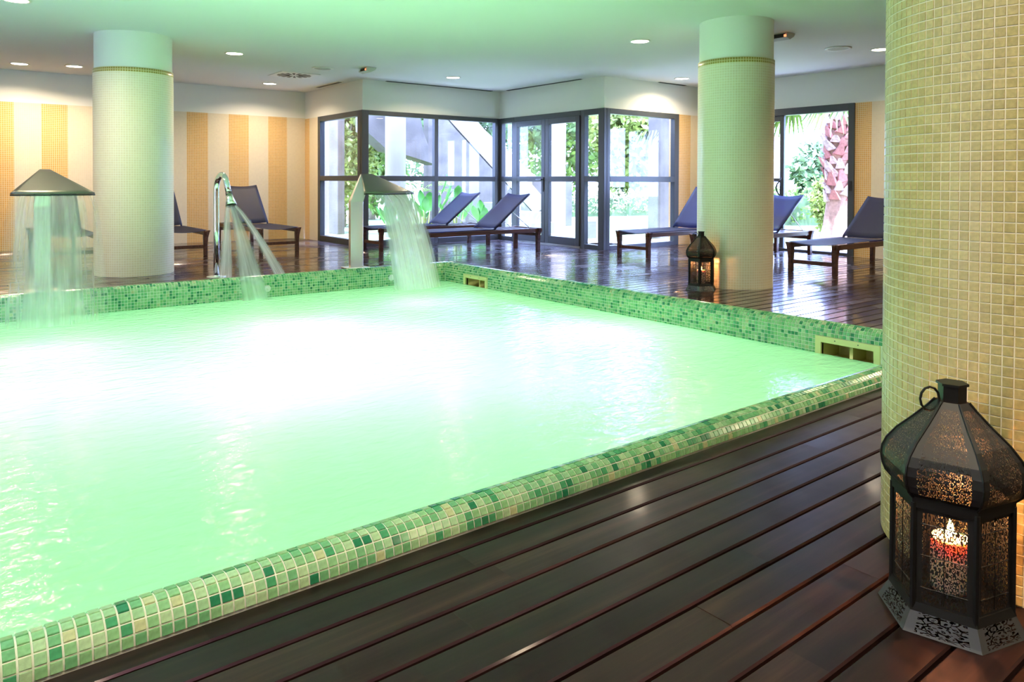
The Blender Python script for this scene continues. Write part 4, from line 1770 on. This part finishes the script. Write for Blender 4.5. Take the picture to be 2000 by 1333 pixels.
# big leaved plants by the wide window
def big_leaf(L, W, bend):
    v, f = [], []
    n = 8
    for i in range(n + 1):
        t_ = i / n
        w = W * math.sin(math.pi * min(1, t_ * 0.92 + 0.06)) ** 0.8
        x = L * t_ * math.cos(bend * t_)
        z = L * t_ * math.sin(math.pi / 2 - bend * t_) if False else L * t_
        v += [(-w, 0.10 * L * t_ * t_ * bend + 0.03 * w, L * t_ * (1 - 0.18 * bend * t_)), (0, 0.10 * L * t_ * t_ * bend - 0.02, L * t_ * (1 - 0.18 * bend * t_)), (w, 0.10 * L * t_ * t_ * bend + 0.03 * w, L * t_ * (1 - 0.18 * bend * t_))]
    for i in range(n):
        a = i * 3
        f += [(a, a + 1, a + 4, a + 3), (a + 1, a + 2, a + 5, a + 4)]
    me = bpy.data.meshes.new('leaf')
    me.from_pydata(v, [], f)
    me.materials.append(M['leaf_big'])
    me.polygons.foreach_set('use_smooth', [True] * len(f))
    return me


LEAFS = [big_leaf(0.42, 0.085, 0.8), big_leaf(0.50, 0.10, 1.4), big_leaf(0.36, 0.075, 0.4)]


def strelitzia(a, b, n, h, label, seed):
    r = random.Random(seed)
    p = wp(a, b)
    root = tag(empty('leafy_plant', (p.x, p.y, -0.03)), label, 'plant', 'large leaved plants by the wide window')
    for k in range(n):
        q = 2 * math.pi * k / n + r.uniform(-.3, .3)
        tilt = r.uniform(0.1, 0.55)
        hh = h * r.uniform(0.45, 1.0)
        tip = Vector((math.cos(q) * math.sin(tilt) * hh, math.sin(q) * math.sin(tilt) * hh, math.cos(tilt) * hh))
        m = MB()
        m.tube([(0.04 * math.cos(q), 0.04 * math.sin(q), 0), tip], [0.016, 0.008], 6)
        m.build('stalk', M['leaf_lime'], root, smooth=True)
        o = link_mesh('leaf', r.choice(LEAFS), root, tip * 0.97, (0, 0, 0))
        o.rotation_euler = Vector((math.cos(q) * (tilt + r.uniform(0, .5)), math.sin(q) * (tilt + r.uniform(0, .5)), 1)).to_track_quat('Z', 'Y').to_euler()


strelitzia(7.35, B2 + 1.30, 11, 0.95, 'large leaved plant right behind the cascade sheet', 1)
strelitzia(8.05, B2 + 1.35, 9, 0.72, 'large leaved plant left of the reclined blue backrest', 2)
strelitzia(6.55, B2 + 1.1, 8, 0.55, 'low leafy plant behind the cascade post', 3)
strelitzia(8.75, B2 + 1.5, 7, 0.38, 'small leafy plant under the reclined blue backrest', 4)


def fan_palm(a, b, n, h, label, seed):
    r = random.Random(seed)
    p = wp(a, b)
    root = tag(empty('fan_palm', (p.x, p.y, -0.03)), label, 'plant')
    for k in range(n):
        q = 2 * math.pi * k / n + r.uniform(-.3, .3)
        tip = Vector((math.cos(q) * h * .35, math.sin(q) * h * .35, h * r.uniform(0.7, 1.0)))
        m = MB()
        m.tube([(0, 0, 0), tip], [0.015, 0.008], 5)
        m.build('stalk', M['leaf_lime'], root)
        m = MB()
        R_ = 0.42
        side = Vector((-math.sin(q), math.cos(q), 0))
        fw = Vector((math.cos(q), math.sin(q), 0.35)).normalized()
        for j in range(13):
            t_ = -1.25 + 2.5 * j / 12
            d_ = (fw * math.cos(t_) + side * math.sin(t_))
            e = tip + d_ * R_ + Vector((0, 0, -0.10))
            o_ = side * math.cos(t_) * 0.014 - fw * math.sin(t_) * 0.014
            m.add([tip - o_ * .3, tip + d_ * R_ * .55 - o_, e, tip + d_ * R_ * .55 + o_], [(0, 1, 2, 3)])
        m.build('fan_leaf', M['leaf'], root)


fan_palm(7.78, 13.12, 9, 1.12, 'pale fan palm right of the round white pillar', 5)

# palm outside the sliding door
PC = wp(12.34, 6.78)
palm = tag(empty('palm_tree', (PC.x, PC.y, -0.03)), 'thick palm trunk with old leaf bases outside the sliding door', 'palm tree')
m = MB()
m.lathe([(0.0, 0.0), (0.36, 0.0), (0.30, 0.10), (0.24, 0.35), (0.19, 0.75), (0.185, 1.5), (0.19, 2.6), (0.14, 3.0), (0.0, 3.05)], 24)
m.build('trunk', M['palmtrunk'], palm, smooth=True)
bm_v = [(-0.115, 0, 0), (0.115, 0, 0), (0.055, 0.035, 0.13), (-0.055, 0.035, 0.13), (-0.10, 0.055, 0.01), (0.10, 0.055, 0.01), (0.03, 0.105, 0.20), (-0.03, 0.105, 0.20)]
bm_f = [(0, 1, 2, 3), (4, 7, 6, 5), (0, 3, 7, 4), (1, 5, 6, 2), (3, 2, 6, 7), (0, 4, 5, 1)]
bme = bpy.data.meshes.new('leaf_base')
bme.from_pydata(bm_v, [], bm_f)
bme.materials.append(M['palmboot'])
bme2 = bme.copy()
bme2.materials[0] = simple('palm_leaf_base_pale', (0.46, 0.33, 0.31), 0.9, noise=0.3, nscale=25)
for k in range(120):
    z = 0.72 + k * 0.0178
    q = k * 2.39996
    o = link_mesh('leaf_base', bme if random.random() < 0.55 else bme2, palm, (0.165 * math.cos(q), 0.165 * math.sin(q), z),
                  (random.uniform(-.25, .15), random.uniform(-.3, .3), q - math.pi / 2 + random.uniform(-.25, .25)))
    s = random.uniform(0.65, 1.0)
    o.scale = (s, s * 1.15, s * random.uniform(0.8, 1.3))
for k in range(16):
    q = 2 * math.pi * k / 16 + random.uniform(-.1, .1)
    up = random.uniform(-0.1, 0.7)
    m = MB()
    base = Vector((0.1 * math.cos(q), 0.1 * math.sin(q), 2.30))
    dirv = Vector((math.cos(q), math.sin(q), up)).normalized()
    tip = base + dirv * 0.75
    m.tube([base, tip], [0.022, 0.012], 5)
    side = Vector((-math.sin(q), math.cos(q), 0))
    for j in range(21):
        t_ = -1.35 + 2.7 * j / 20
        d_ = dirv * math.cos(t_) + side * math.sin(t_)
        mid = tip + d_ * 0.40 + Vector((0, 0, -0.05))
        e = tip + d_ * 0.72 + Vector((0, 0, -0.42 - 0.15 * random.random()))
        o_ = (side * math.cos(t_) - dirv * math.sin(t_)) * 0.030
        m.add([tip, mid - o_, e, mid + o_], [(0, 1, 2, 3)])
    m.build('frond', M['frond'], palm)

p = wp(13.85, 7.98)
root = tag(empty('shrub', (p.x, p.y, -0.03)), 'bright green shrub left of the palm trunk', 'shrub')
foliage('leaves', M['leaf_lime'], [(900, 0, 0, 0.72, 0.20, 0.20, 0.42, 0.05), (400, 0.05, -0.06, 0.35, 0.15, 0.15, 0.3, 0.05)], root, p)
m = MB()
m.tube([(0, 0, 0), (0.02, 0, 0.5), (0, 0.02, 0.9)], [0.02, 0.015, 0.008], 6)
m.build('stem', M['trunk'], root)
